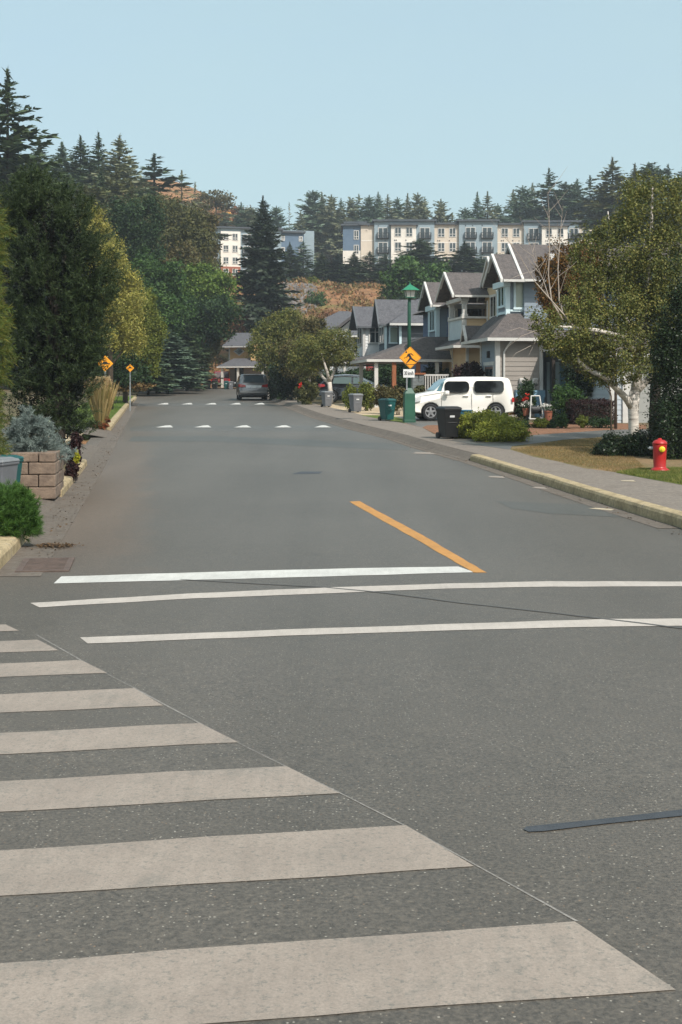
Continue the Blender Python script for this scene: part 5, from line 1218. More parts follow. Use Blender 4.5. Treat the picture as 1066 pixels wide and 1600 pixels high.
# ------------------------------------------------------------------ lamp with signs
m_lampg = mat('lamp_green', C(34, 86, 66), C(28, 74, 58), 2, .5); m_lampr = mat('lamp_roof_green', C(36, 122, 90), C(30, 108, 80), 2, .5)
m_diff = mat('lamp_diffuser', C(206, 204, 196), C(190, 188, 182), 3, .4)
LY = 47.8; lx = XA(639.5, LY); lz = ZA(660, LY); lk = LY/F
lp = thing('street_lamp', 'green street lamp on a square base, carrying the yellow playground sign', 'street lamp', (lx, LY, lz), R(6))
MB().taper(0, 0, -.1, 45*lk, .205, .205, .195, .195).taper(0, 0, 45*lk, 54*lk, .195, .195, .085, .085).box(-.215, .215, -.215, .215, -.12, .1).build('base', m_lampg, lp, bevel=.012)
MB().tube([(0, 0, 53*lk), (0, 0, 185*lk), (.03, 0, 196*lk)], [.075, .062, .06], 10).build('pole', m_lampg, lp, smooth=True)
o = MB().taper(.03, 0, 196*lk, 206*lk, .145, .145, .19, .19).build('lantern', m_diff, lp)
b = MB()
for sx, sy in ((-1,-1),(1,-1),(1,1),(-1,1)): b.tube([(.03+sx*.147, sy*.147, 195.5*lk), (.03+sx*.192, sy*.192, 206*lk)], .014, 5)
b.tube([(.03, -.15, 196*lk), (.03, -.193, 206*lk)], .008, 4); b.box(-.15, .21, -.18, .18, 194*lk, 196*lk); b.build('lantern_frame', m_lampg, o)
MB().taper(.03, 0, 206*lk, 215.5*lk, .32, .32, .03, .03).lathe([(.0, 215*lk), (.03, 215*lk), (.02, 218*lk), (0, 219*lk)], 10, (.03, 0, 0)).build('lamp_roof', m_lampr, lp)
m_sgy = mat('sign_yellow', C(240, 160, 24), C(232, 150, 20), 2, .5); m_blk = mat('sign_black', C(24, 22, 22), C(18, 18, 18), 4, .6); m_galv = mat('galvanised', C(150, 154, 156), C(132, 136, 138), 4, .45, metal=.4)
def diamond(b, r, rc, y0, y1):
    P = []
    for k in range(4):
        a = k*PI/2; c = Vector((math.cos(a), math.sin(a)))*(r-rc*1.414)
        P += [(c.x+rc*math.cos(a+t), c.y+rc*math.sin(a+t)) for t in (-PI/4, -PI/8, 0, PI/8, PI/4)]
    return b.slab([(x, y0, z_) for x, z_ in P], y1-y0 if y1 > y0 else .004)
def stroke(b, pts, w, y):
    for (a, c), (wa, wc) in zip(zip(pts, pts[1:]), zip(w, w[1:])):
        A, B_ = Vector(a), Vector(c); d = (B_-A).normalized(); n = Vector((-d.y, d.x))
        b.slab([(q.x, y, q.y) for q in (A-n*wa, B_-n*wc, B_+n*wc, A+n*wa)], .003)
        b.slab([(c[0]+wc*math.cos(t), y-.0004, c[1]+wc*math.sin(t)) for t in np.linspace(0, 2*PI, 9)[:-1]], .003)
sr = 17.6*lk
sg = thing('playground_sign', 'yellow diamond sign with black running child on the green lamp pole', 'sign', (lx+.03, LY-.2, ZA(559, LY)), R(3))
diamond(MB(), sr, .04, 0, .006).build('panel', m_sgy, sg)
bd = MB()
for k in range(4):
    a0, a1 = k*PI/2, (k+1)*PI/2; r1, r0 = sr-.022, sr-.034
    bd.slab([(r1*math.cos(a0), -.002, r1*math.sin(a0)), (r1*math.cos(a1), -.002, r1*math.sin(a1)), (r0*math.cos(a1), -.002, r0*math.sin(a1)), (r0*math.cos(a0), -.002, r0*math.sin(a0))], .002)
bd.build('border', m_blk, sg)
u = lambda x, y: ((x-641.5)*lk, (559-y)*lk)
fg = MB(); yy = -.004
c = u(635.3, 550.5); fg.slab([(c[0]+.032*math.cos(t), yy, c[1]+.032*math.sin(t)) for t in np.linspace(0, 2*PI, 13)[:-1]], .003)
fg2 = [([u(638,553.5), u(641,557), u(643,560.5)], [.045, .045, .035]), ([u(638.5,553.5), u(643,553), u(646,555.5)], [.02, .018, .014]), ([u(638,554), u(637,557.5), u(634.5,558.5)], [.02, .018, .013]),
       ([u(642.5,560), u(646,562.5), u(651,565.5)], [.034, .027, .014]), ([u(641.5,560), u(639,563.5), u(635.5,567.5)], [.034, .027, .014]), ([u(650,565.3), u(652.2,564.2)], [.013, .011])]
for i, (p, w_) in enumerate(fg2): stroke(fg, p, w_, yy-.001-.0008*i)
c = u(632.6, 559.6); fg.slab([(c[0]+.018*math.cos(t), yy, c[1]+.018*math.sin(t)) for t in np.linspace(0, 2*PI, 10)[:-1]], .003)
a, c = u(633, 569.6), u(650, 569.6); fg.box(a[0], c[0], yy-.003, yy, a[1]-.008, a[1]+.008)
fg.build('running_child', m_blk, sg)
MB().box(-.03, .03, .006, .13, -.1, .1).build('bracket', m_galv, sg)
s2 = thing('speed_sign', 'small white speed sign reading 30 km/h under the yellow diamond', 'sign', (lx-.02, LY-.19, ZA(583.5, LY)), R(3))
MB().box(-.21, .21, 0, .006, -.155, .155).build('panel', mat('sign_white', C(222, 222, 220), C(210, 210, 208), 3, .5), s2, bevel=0)
tc = bpy.data.curves.new('speed_text', 'FONT'); tc.body = '30 km/h'; tc.size = .17; tc.extrude = .0015; tc.align_x = 'CENTER'; tc.align_y = 'CENTER'; tc.space_character = .92; tc.offset = .003
to = obj('lettering_curve', tc); lm = bpy.data.meshes.new_from_object(to.evaluated_get(bpy.context.evaluated_depsgraph_get())); bpy.data.objects.remove(to)
lm.materials.clear(); lm.materials.append(m_blk); to = obj('lettering', lm, s2, (0, -.003, .0)); to.rotation_euler = (R(90), 0, 0); to.scale = (.68, 1.15, 1)
MB().box(-.03, .03, .006, .11, -.1, .1).build('bracket', m_galv, s2)
MB().box(-.1, -.05, -.0+.01, .05, -.62, -.15).build('post_stub', m_galv, s2)

# warning signs on the garden side
def wsign(label, px, py, Y, r_px, foot):
    z0 = gl(XA(px, Y), Y); t = thing('warning_sign', label, 'sign', (XA(px, Y), Y, z0), R(4)); zc_ = ZA(py, Y)-z0; r = r_px*Y/F
    b = MB(); P = [(r*math.cos(k*PI/2), 0, zc_+r*math.sin(k*PI/2)) for k in range(4)]; b.slab(P, .006); pn = b.build('panel', m_sgy, t)
    h = MB(); q = r*.62; pts = [(-q, 0), (-q*.55, q*.08), (-q*.3, q*.42), (q*.3, q*.42), (q*.55, q*.08), (q, 0), (q, -q*.12), (-q, -q*.12)]
    h.slab([(x, -.003, zc_+z_) for x, z_ in pts], .003); h.build('hump_symbol', m_blk, pn)
    MB().box(-.03, .03, .007, .06, -.2, zc_+r*.8).build('post', m_galv, t); return t
wsign('yellow diamond speed hump sign partly behind pine twigs', 164.5, 568, 47, 12.5, 0)
wsign('small farther yellow diamond sign beside the yellow-green tree', 203.5, 575, 64, 6.4, 0)
st_ = thing('street_sign', 'white street name sign on a thin pole by the wood edge', 'sign', (XA(318.5, 123), 123, ZA(607, 123)))
MB().tube([(0, 0, -.3), (0, 0, 33*123/F)], .05, 8).build('pole', m_galv, st_); MB().box(-.36, .36, -.03, -.0, 31.2*123/F, 33.6*123/F).build('blade', m_plate, st_)
l2 = thing('street_lamp', 'thin dark green lamp pole in front of the young spruces', 'street lamp', (XA(267.5, 110), 110, ZA(608, 110)))
MB().tube([(0, 0, -.3), (0, 0, 62*110/F), (.05, 0, 64*110/F)], [.07, .05, .04], 8).box(-.14, .14, -.14, .14, -.2, .55).build('pole', m_lampg, l2)

# ------------------------------------------------------------------ hydrant
m_hyd = mat('hydrant_red', C(176, 22, 18), C(158, 18, 16), 3, .45, coat=.15); m_hy = mat('hydrant_yellow', C(236, 208, 40), C(226, 196, 34), 4, .4)
hY = G(1031, 737, .157)[1]; hx = XA(1031, hY)
hy = thing('fire_hydrant', 'red fire hydrant with yellow cap on the grass edge', 'hydrant', (hx, hY, zr(hY)+.157), R(-12), scale=(.9, .9, .86))
MB().lathe([(.0, -.1), (.2, -.1), (.205, .02), (.205, .05), (.17, .075), (.145, .09), (.135, .12), (.14, .3), (.148, .5), (.155, .62), (.155, .64), (.165, .645), (.165, .665), (.15, .68), (.14, .705), (.09, .735), (.045, .745), (.04, .775), (.0, .775)], 24).build('barrel', m_hyd, hy, smooth=True)
b = MB()
for k in range(8): b.lathe([(.0, .05), (.014, .05), (.014, .07), (0, .07)], 6, (.18*math.cos(k*PI/4), .18*math.sin(k*PI/4), 0))
b.build('bolt', m_hyd, hy)
MB().lathe([(.0, .12), (.07, .12), (.075, .17), (.0, .17)], 16, (.045, 0, .52), 'y').build('nozzle_neck', m_hyd, hy)
n_ = MB(); n_.lathe([(.0, -.2), (.045, -.2), (.062, -.19), (.068, -.17), (.068, -.12), (.0, -.12)], 18, (.045, 0, .525), 'y'); n_.lathe([(0, -.225), (.018, -.225), (.018, -.2), (0, -.2)], 5, (.045, 0, .525), 'y'); n_.build('cap', m_hy, hy, smooth=False)
MB().lathe([(.0, -.255), (.016, -.255), (.016, -.23), (.042, -.225), (.045, -.13), (0, -.13)], 14, (0, 0, .54), 'x').build('side_nozzle', m_galv, hy)

# ------------------------------------------------------------------ garden pieces by the houses
# hose reel cart
hr = thing('hose_reel_cart', 'white hose reel cart standing by the front path', 'hose reel', (XA(838, 49.5), 49.5, ZA(657, 49.5)), R(10))
b = MB()
for s in (-1, 1): b.tube([(s*.25, .25, .12), (s*.27, -.05, .06), (s*.22, .0, .45), (s*.17, .1, .95)], .028, 6)
b.tube([(-.17, .1, .95), (.17, .1, .95)], .028, 6); b.tube([(-.27, -.05, .06), (.27, -.05, .06)], .028, 6); b.build('frame', m_trim, hr)
MB().lathe([(0, -.2), (.2, -.2), (.2, -.18), (.15, -.16), (.16, 0), (.15, .16), (.2, .18), (.2, .2), (0, .2)], 18, (0, .1, .42), 'x').build('reel', m_black, hr)
for s in (-.29, .29): MB().lathe([(0, s-.03), (.11, s-.03), (.11, s+.03), (0, s+.03)], 14, (0, .22, .1), 'x').build('wheel', m_black, hr)
m_terra = mat('terracotta', C(158, 96, 72), C(138, 82, 62), 3, .8)
def pot(label, px, py, Y, r, h, fl, nl, seed, cat='flower pot'):
    t = thing('flower_pot', label, cat, (XA(px, Y), Y, ZA(py, Y))); MB().lathe([(0, 0), (r*.7, 0), (r*.95, h*.85), (r*1.08, h*.86), (r*1.08, h), (r*.9, h), (0, h*.95)], 18).build('pot', m_terra, t)
    rs = np.random.default_rng(seed); obj('flowers', npmesh('flowers', blob_leaves(rs, [(0, 0, h+.14, r*1.6, r*1.2, .14)], nl, .05, cl=16), 4, fl), t); obj('leaves', npmesh('leaves', blob_leaves(rs, [(0, 0, h+.06, r*1.4, r*1.1, .12)], 260, .06, cl=16), 4, L_deep), t); return t
pot('terracotta pot of white flowers beside the hose reel cart', 857, 657, 49.2, .17, .38, L_whitefl, 420, 5)
pot('low dark pot of white flowers on the other side of the hose reel', 822, 650, 49.8, .14, .3, L_whitefl, 200, 6)
bk = thing('brick_planter', 'low brick planter behind the white car', 'planter', (XA(800, 50.8), 50.8, ZA(648, 50.8)), STREET); 
m_brick = mat('brick', C(150, 92, 70), C(120, 72, 56), 9, .85, bump=.4)
b = MB()
for k in range(6): 
    for j in range(4): b.box(-.5+j*.25+(k % 2)*.06, -.5+j*.25+.24+(k % 2)*.06, -.16, .16, k*.11, k*.11+.1)
b.build('bricks', m_brick, bk)
bush('flower_shrub', 'dark rose shrub with red flowers against the grey house wall', L_deep, [(822,625,13,26),(816,640,12,14),(826,610,9,14)], 50.5, 4200, .085, 201)
t = [o for o in bpy.data.objects if o.name.startswith('flower_shrub')][-1]
obj('red_flowers', npmesh('red_flowers', blob_leaves(np.random.default_rng(3), [(.0, -.35, ZA(621, 50.2)-t.location.z, .12, .1, .12), (-.1, -.3, ZA(626, 50.2)-t.location.z, .08, .08, .06)], 160, .07, cl=8), 4, L_red), t)
bush('plum_shrub', 'dark purple-leaved shrub behind the white car roof', L_dkred, [(735,588,22,18),(722,592,14,12),(748,592,14,12),(735,575,12,9)], 55, 5200, .12, 202)
bush('boxwood_ball', 'round clipped green shrub beside the blue door', L_green, [(884,628,24,30),(900,636,20,22)], 47.5, 9000, .07, 203, sig=.1, cl=80, fill=.3)
hedge('dark_hedge', 'low dark red clipped hedge beside the garage wall', L_dkred, XA(892, 46.5), XA(955, 46.5), 46, 47.2, .82, 7000, .06, 204)
bush('dark_hedge', 'tall shaded green bush behind the low dark red hedge', L_ivy, [(925,600,34,30),(905,585,24,26),(945,615,22,24)], 50, 8000, .09, 205)
for i, (px, py, rx, ry, m, lab) in enumerate([(845,661,13,8,L_jun,'small yellow-green shrub at the driveway bed, first past the junipers'),(862,664,9,7,L_deep,'low dark mound between two lighter shrubs in the driveway bed'),(877,659,11,10,L_green,'mid green rounded shrub in the middle of the driveway bed'),(910,659,9,9,L_yg,'small light green tuft beside the long dark mound in the bed'),(937,661,24,9,L_deep,'long low dark mound at the garage end of the driveway bed'),(816,664,12,8,L_deep,'small dark shrub directly behind the yellow-green junipers')]):
    bush('bed_shrub', lab, m, [(px,py,rx,ry)], 43.6, 2400, .055, 210+i, sig=.12, cl=40, fill=.3)
bush('juniper_mound', 'broad yellow-green juniper mound, larger of two by the driveway', L_jun, [(752,666,44,22),(730,668,24,18),(778,666,26,18),(745,658,28,12)], 37.7, 26000, .055, 220, sig=.13, cl=90, fill=.25)
bush('juniper_mound', 'smaller front juniper mound with bright tips by the driveway corner', L_jun, [(781,675,41,24),(760,680,22,17),(803,678,20,18)], 36.2, 22000, .05, 221, sig=.13, cl=90, fill=.25)
bush('shade_bush', 'dark low juniper around the foot of the white-trunked birch', L_ivy, [(965,702,36,24),(945,708,18,18),(1000,702,34,26),(1025,712,18,20)], 30.6, 24000, .05, 222, sig=.14, cl=80, fill=.3)
# shrubs and hedges along the pavement
bush('flowering_bush', 'rounded bush with one orange-red bloom beside the black crossover', L_olive, [(483,610,17,17),(475,614,12,12)], 70, 4600, .13, 230)
t = [o for o in bpy.data.objects if o.name.startswith('flowering_bush')][-1]; obj('red_flowers', npmesh('red_flowers', blob_leaves(np.random.default_rng(4), [(XA(470, 69.6)-t.location.x, -.55, ZA(603, 69.6)-t.location.z, .1, .08, .16)], 60, .1, cl=6), 4, L_red), t)
for i, (px, py, rx, ry, Y, m, lab) in enumerate([(548,622,11,17,60,L_yg,'upright light green shrub between the crossover and the grey bins'),(573,618,12,20,60,L_yg,'taller light green shrub next to the second grey bin'),(600,621,14,16,56,L_oliveb,'olive yellow shrub above the teal bin'),(622,620,13,16,55,L_oliveb,'olive yellow shrub beside the lamp base'),(654,612,9,10,58,L_olive,'small shrub at the foot of the stone pillar')]):
    bush('garden_shrub', lab, m, [(px,py,rx,ry)], Y, 3000, .1, 240+i)
bush('tall_hedge', 'broad leafy green hedge in front of the slate house', L_deep, [(610,585,42,22),(580,592,30,16),(640,585,26,20),(660,588,24,18),(560,590,26,12)], 78, 16000, .15, 250, sig=.12, cl=70)
bush('tall_hedge', 'hedge seen under the porch roof of the slate-blue house', L_deep, [(680,590,22,16),(700,592,16,14)], 66, 5000, .14, 251)
bush('dark_bush', 'dark rounded bush in the shade under the olive birches', L_ivy, [(455,595,24,26),(440,590,20,24),(475,600,16,18)], 80, 7000, .17, 252)
bush('cypress_column', 'dark narrow cypress beside the parked minivan', L_ivy, [(428,590,9,34),(426,610,8,14)], 86, 3200, .16, 253)
bush('cypress_column', 'second dark cypress, wider, next to the narrow one by the minivan', L_deep, [(444,600,9,24),(440,612,9,12)], 83, 3000, .16, 254)
bush('hedge_bank', 'dark green hedge at the top of the pavement behind the flowering bush', L_deep, [(500,598,20,12),(520,592,26,10),(545,590,22,9)], 80, 5000, .15, 255)
# stone pillar and white picket rail
sp = thing('stone_pillar', 'grey stone pillar with cedar cap at the white railing', 'pillar', (XA(652, 60), 60, ZA(616, 60)), STREET)
b = MB(); rng2 = random.Random(3)
for k in range(6):
    for j in range(2): w_ = rng2.uniform(-.06, .06); b.box(-.28+j*.29+(w_ if j else 0), -.02+j*.29+(w_ if not j else 0), -.28-rng2.uniform(0, .02), .28, -.1+k*.17, .06+k*.17)
b.build('stone_courses', mat('pillar_stone', C(120, 124, 124), C(92, 98, 98), 5, .9, bump=.5), sp); MB().box(-.34, .34, -.34, .34, .92, 1.0).build('cap', MATS['cedar'], sp)
rl = thing('picket_railing', 'white picket railing beside the stone pillar', 'railing', (XA(659, 60), 60, ZA(616, 60)), STREET)
b = MB(); b.box(0, 1.3, -.03, .03, .86, .94).box(0, 1.3, -.025, .025, .12, .18)
for k in range(11): b.box(.04+k*.118, .09+k*.118, -.02, .02, .18, .86)
b.build('pickets', m_trim, rl)
# white-stemmed birch by the black crossover: explicit stems and a loose crown
def birch2():
    Y = 70.5; org = Vector((XA(517, Y), Y, ZA(631, Y)-.1)); t = thing('birch_tree', 'slender white-stemmed birch forking low in front of the black crossover', 'tree', org)
    q = lambda px, py, dy=0: tuple(W(px, py, Y+dy)-org)
    S = [([q(517,631), q(516,610), q(515,597)], [.15, .13, .12]), ([q(515,600), q(505,590,.2), q(498,580,.3), q(490,560,.5), q(482,545,.6)], [.1, .08, .07, .05, .03]), ([q(515,597), q(511,580,-.3), q(505,562,-.4), q(502,552,-.4)], [.1, .08, .05, .03]),
         ([q(515,597), q(522,580,.2), q(529,562,.3), q(532,548,.3)], [.1, .07, .05, .03]), ([q(527,566,.3), q(540,553,.4), q(549,546,.4)], [.05, .04, .02]), ([q(549,546,.4), q(556,556,.4), q(560,572,.4)], [.02, .012, .006])]
    trunk_tubes(S).build('trunk', m_birch, t, smooth=True)
    rs = np.random.default_rng(31); bl = np.array(pxblobs([(498,540,30,22),(480,555,26,24),(520,530,26,18),(540,545,18,22),(490,562,22,16),(535,558,20,14),(510,555,26,20,1.2),(470,566,16,16)], Y, .8)); bl[:, :3] -= np.array(org)
    obj('crown', npmesh('crown', blob_leaves(rs, bl, 24000, .09, cl=30, droop=.5), 4, L_birch), t)
birch2()
# ------------------------------------------------------------------ the white-trunked birch near the hydrant, and its neighbours
def birch_near():
    Y = 33.4; org = Vector((XA(991, Y), Y, gl(0, Y)-.05)); t = thing('birch_tree', 'large white-trunked birch with spreading crown behind the fire hydrant', 'tree', org)
    q = lambda px, py, dy=0: tuple(W(px, py, Y+dy)-org)
    S = [([q(992,712), q(991,690), q(990,655), q(990,632), q(992,612)], [.175, .14, .135, .15, .14]),
         ([q(990,640), q(978,622,-.1), q(962,606,-.3), q(946,590,-.5), q(925,580,-.6)], [.11, .095, .08, .07, .06]),
         ([q(940,587,-.5), q(918,576,-.6), q(905,565,-.7), q(902,552,-.7)], [.07, .06, .05, .03]),
         ([q(992,618), q(998,580,.2), q(1004,520,.3), q(1012,440,.2), q(1018,350,.1), q(1020,290)], [.14, .11, .085, .065, .045, .02]),
         ([q(996,610), q(1014,592,.3), q(1036,560,.4), q(1056,500,.5), q(1066,420,.5)], [.1, .085, .07, .055, .03]),
         ([q(1000,560,.2), q(970,525,-.4), q(935,517,-.8), q(900,512,-1), q(868,510,-1.1), q(840,516,-1.1)], [.08, .07, .06, .045, .03, .012]),
         ([q(998,570,.2), q(985,520,.2), q(970,470,.3), q(958,400,.3), q(950,330,.2)], [.09, .07, .06, .04, .015]),
         ([q(960,592,-.3), q(948,560,.3), q(944,520,.4), q(930,470,.4)], [.05, .04, .03, .015])]
    trunk_tubes(S, 9).build('trunk', m_birch, t, smooth=True)
    tw = [([q(905,520,-.9), q(880,490,-1), q(858,465,-1), q(836,440,-1), q(815,404,-1), q(802,385,-1)], [.035, .03, .024, .016, .01, .004]), ([q(858,465,-1), q(850,440,-1), q(838,412,-1), q(828,380,-1)], [.018, .014, .009, .004]),
          ([q(880,500,-.8), q(862,470,-.8), q(857,430,-.8), q(859,380,-.8), q(858,330,-.8), q(856,300,-.8)], [.035, .03, .024, .018, .01, .004]), ([q(884,500,-.6), q(874,470,-.6), q(872,420,-.6), q(876,360,-.6), q(880,320,-.6)], [.03, .026, .02, .012, .004]),
          ([q(850,515,-1.1), q(836,535,-1.1), q(826,556,-1.1)], [.014, .01, .004]), ([q(860,512,-1.1), q(848,530,-1.1), q(846,560,-1.1)], [.012, .01, .004]), ([q(842,515,-1.1), q(815,525,-1.2), q(790,545,-1.2)], [.014, .01, .003]),
          ([q(838,520,-1.1), q(812,512,-1.2), q(786,520,-1.2)], [.012, .008, .003]), ([q(830,540,-1.1), q(806,552,-1.2), q(795,566,-1.2)], [.01, .007, .003]), ([q(826,425,-1), q(806,432,-1), q(790,440,-1)], [.01, .007, .003])]
    rr = random.Random(6)
    for k in range(34):
        a = rr.choice(tw[:4])[0]; i = rr.randrange(1, len(a)-1); p = Vector(a[i]).lerp(Vector(a[i+1]), rr.random()); d = Vector((rr.uniform(-1, 1), rr.uniform(-.5, .5), rr.uniform(.4, 1.2)))*rr.uniform(.3, .75)
        tw.append(([tuple(p), tuple(p+d*.6+Vector((0, 0, .05))), tuple(p+d+Vector((0, 0, .12)))], [.009, .006, .003]))
    tw = [(a_, [r_*.7 for r_ in b_]) for a_, b_ in tw]
    trunk_tubes(tw, 5).build('bare_twigs', m_twig, t)
    rs = np.random.default_rng(17)
    bl = np.array(pxblobs([(1020,330,52,52),(985,390,52,62),(1040,420,50,70),(950,450,40,46),(1010,500,64,56),(935,515,50,40,-.6),(890,520,38,34,-.8),(862,528,24,26,-1),(920,550,44,26,-.5),(980,560,56,36,-.4),(1050,540,40,60),(955,585,40,18,-.4),(1000,290,30,24),(1048,300,26,26),(1000,440,50,46,.8),(925,405,36,50,.2),(905,480,34,34,-.4),(850,502,24,22,-1),(880,545,28,20,-.7),(1030,470,50,50,.2),(965,480,50,44,0),(955,370,26,30),(895,548,24,18,-.6),(1080,350,40,60)], Y, .85)); bl[:, :3] -= np.array(org)
    o = obj('crown', npmesh('crown', blob_leaves(rs, bl, 74000, .062, cl=50, sig=.14, droop=.45, fill=.1), 4, L_birch), t)
birch_near()
leafy('rusty_tree', 'rusty orange-leaved tree between the blue-grey house and the birch crown', L_rust, [(880,425,30,40),(860,450,22,30),(905,460,32,40),(875,480,24,24),(915,410,24,34),(850,415,14,18)], 43, 26000, .075, 301, trunk_r=.05, basepx=962)
leafy('brown_tree', 'thin brownish tree top in the birch shade, beside the garage', L_oliveb, [(915,560,24,20),(935,575,20,18),(925,540,24,24)], 42, 9000, .08, 302, trunk_r=.03, basepx=955)
# dark evergreen mass at the edge, with a second stem
bush('holly_bush', 'tall dark evergreen mass shading the hydrant lawn', L_ivy, [(1062,600,44,110,1.0),(1050,680,34,60,.4),(1080,520,50,80,1.0),(1040,560,24,50,.8),(1090,660,50,80,1)], 29.0, 60000, .055, 303, cl=90, sig=.13, fill=.2)
leafy('leaning_tree', 'dark stemmed tree in shade beside the white birch trunk', L_deep, [(1040,470,40,30,1),(1060,430,40,40,1)], 35, 12000, .07, 304, trunk_r=.17, basepx=1023, bark=m_darkbark)

# ------------------------------------------------------------------ garden side, close
# stone block planter
m_block = mat('split_stone', C(136, 118, 102), C(94, 80, 70), 5, .9, bump=.9, bscale=18, lo=.3, hi=.7)
PY = 20.7; pX1 = XA(88, PY); pz = zr(PY)+.11
pl = thing('block_planter', 'raised planter wall of split tan stone blocks', 'planter wall', (pX1, PY, pz), R(8))
rr = random.Random(9); b = MB(); hh = .2
for c in range(4):
    zz0, zz1 = c*hh-.06, (c+1)*hh-.068 if c < 3 else c*hh+.09
    x = 0; k = 0
    while x > -4.6:
        w_ = .42 if (c+k) % 2 else .36; w_ = .46 if k else (.28 if c % 2 else .44); j = rr.uniform(0, .022)
        b.box(x-w_+.006, x-.006, -.02-j, .3, zz0, zz1); x -= w_; k += 1
    y = .31; k = 0
    while y < 1.5:
        w_ = .44; j = rr.uniform(0, .02); b.box(-.3, -.01+j, y+.006, y+w_-.006, zz0, zz1); y += w_
o = b.build('blocks', m_block, pl, bevel=.018)
MB().box(-4.6, -.28, .28, 1.7, .1, .6).build('planting_soil', mat('dark_soil', C(58, 46, 38), C(42, 34, 28), 5, .95), pl)
# blue spruce in the planter: short stiff shoots in tiers
def spruce_blue():
    Y = 21.5; org = Vector((XA(50, Y), Y, pz+.5)); t = thing('blue_spruce', 'small silvery blue spruce spilling over the block planter', 'shrub', org, scale=(.88, .88, .86)); rs = np.random.default_rng(12)
    P = []; O = []
    for i in range(190):
        h = rs.random()**.8*1.08; a = rs.uniform(0, 2*PI); r = (.72*(1-(h/1.2)**1.5)+.06)*rs.uniform(.65, 1.1)
        d = np.array([math.cos(a), math.sin(a), .2+.25*h]); n = 7
        for s in np.linspace(.25, 1, n): P.append((d[0]*r*s, d[1]*r*s, h*.72+.16*s*(h+.3)*.5+rs.normal()*.02)); O.append((d[0]+rs.normal()*.45, d[1]+rs.normal()*.45, .35+rs.normal()*.2))
    for i in range(24): P.append((rs.normal()*.05-.1, rs.normal()*.05, .72+i*.013)); O.append((rs.normal()*.3-.1, rs.normal()*.3, 1))
    P = np.array(P); O = unit(np.array(O)); obj('foliage', npmesh('foliage', tufts(rs, P, O, 26, .13, .0075, .55), 4, L_blue), t)
    MB().tube([(0, 0, -.1), (0, 0, .9)], [.05, .02], 6).build('stem', m_darkbark, t)
spruce_blue()
def brush(rs, P, O, nbl, ln, nd, wd):                # bottle-brush shoots: short needles set all round an axis
    n = len(P); i = np.repeat(np.arange(n), nbl); k = len(i); o = O[i]; s = rs.random(k)
    d = unit(o*.75+rs.normal(size=(k, 3))*.62); l = nd*(.75+.5*rs.random(k)); c0 = P[i]+o*(s*ln*(.7+.5*rs.random(n))[i])[:, None]
    return quads(c0+d*l[:, None]*.5, d, unit(rs.normal(size=(k, 3))), l, np.full(k, wd))
# big dense pine: brush-tipped shoots over a rounded body
def pine_big():
    Y = 28.0; org = Vector((XA(88, Y), Y, gl(0, Y))); t = thing('pine_tree', 'dense dark pine with brush-like upright shoots beside the street', 'tree', org); rs = np.random.default_rng(14)
    bl = np.array(pxblobs([(70,356,52,60),(45,326,34,36),(104,385,48,60),(128,432,40,48),(84,455,66,70),(92,545,58,66),(42,425,44,76),(124,515,34,56),(138,465,26,34),(50,560,46,74),(98,612,42,54),(112,585,30,42),(62,310,24,24),(100,655,22,40),(55,650,36,46)], Y, .9)); bl[:, :3] -= np.array(org)
    bl[:, 4] = np.minimum(bl[:, 4], 1.0)
    P = []; O = []
    for bq in bl:                                    # branch tips over each lobe, every tip a fan of brush-like shoots
        n = int(66*(bq[3]*bq[5])**.9)+12; d = unit(rs.normal(size=(n, 3))); p = d*(.78+.24*rs.random(n))[:, None]*bq[3:6]+bq[:3]
        for q, dd in zip(p, d):
            if any((((q-b2[:3])/b2[3:6])**2).sum() < .5 for b2 in bl if b2 is not bq): continue
            ax0 = dd*.8+np.array([0, 0, .7]); k = rs.integers(4, 7)
            for j in range(k): P.append(q+rs.normal(size=3)*.1); O.append(ax0+rs.normal(size=3)*.38)
    P = np.array(P); O = unit(np.array(O)); print('pine tufts', len(P))
    obj('crown', npmesh('crown', brush(rs, P, O, 50, .4, .1, .013), 4, L_pine), t)
    S = [([(0, 0, -.2), (.1, 0, 2), (-.1, 0, 5.2)], [.2, .15, .05])]
    for bq in bl: S.append(([(0, 0, max(.3, bq[2]*.55)), tuple(bq[:3]*np.array([.95, .95, 1]))], [.07, .03]))
    trunk_tubes(S).build('trunk', m_darkbark, t)
    inner = np.array(bl); inner[:, 3:6] *= .72; obj('inner_needles', npmesh('inner_needles', blob_leaves(rs, inner, 30000, .06, cl=30), 4, leafmat('needles_inner_shade', [C(14, 20, 11), C(18, 26, 15), C(22, 30, 18)], .1)), t)  # near-black fill: the shade between the shoots is put into its colour
pine_big()
# young mugo pine at the kerb
def mugo():
    Y = 14.6; org = Vector((XA(8, Y), Y, gl(0, Y)-.04)); t = thing('mugo_pine', 'low bushy green mugo pine at the yellow kerb', 'shrub', org); rs = np.random.default_rng(15)
    bl = np.array(pxblobs([(10,815,40,38),(-25,815,40,44),(30,806,24,26),(15,790,30,22),(25,835,26,18)], Y, .9)); bl[:, :3] -= np.array(org)
    P = []; O = []
    for bq in bl:
        n = 170; d = unit(rs.normal(size=(n, 3))); p = d*(.72+.3*rs.random(n))[:, None]*bq[3:6]+bq[:3]; k = p[:, 2] > .02; P.append(p[k]); O.append(d[k]*.7+np.array([0, 0, .7])+rs.normal(size=(k.sum(), 3))*.3)
    obj('foliage', npmesh('foliage', tufts(rs, np.concatenate(P), unit(np.concatenate(O)), 60, .13, .005, .42, .8), 4, leafmat('mugo_needles', [C(52, 86, 36), C(72, 106, 46), C(92, 124, 60), C(60, 92, 44)], .2)), t)
    S = [([(0, 0, -.05), tuple(b_[:3])], [.03, .015]) for b_ in bl]; trunk_tubes(S, 6).build('stem', m_bark, t)
mugo()
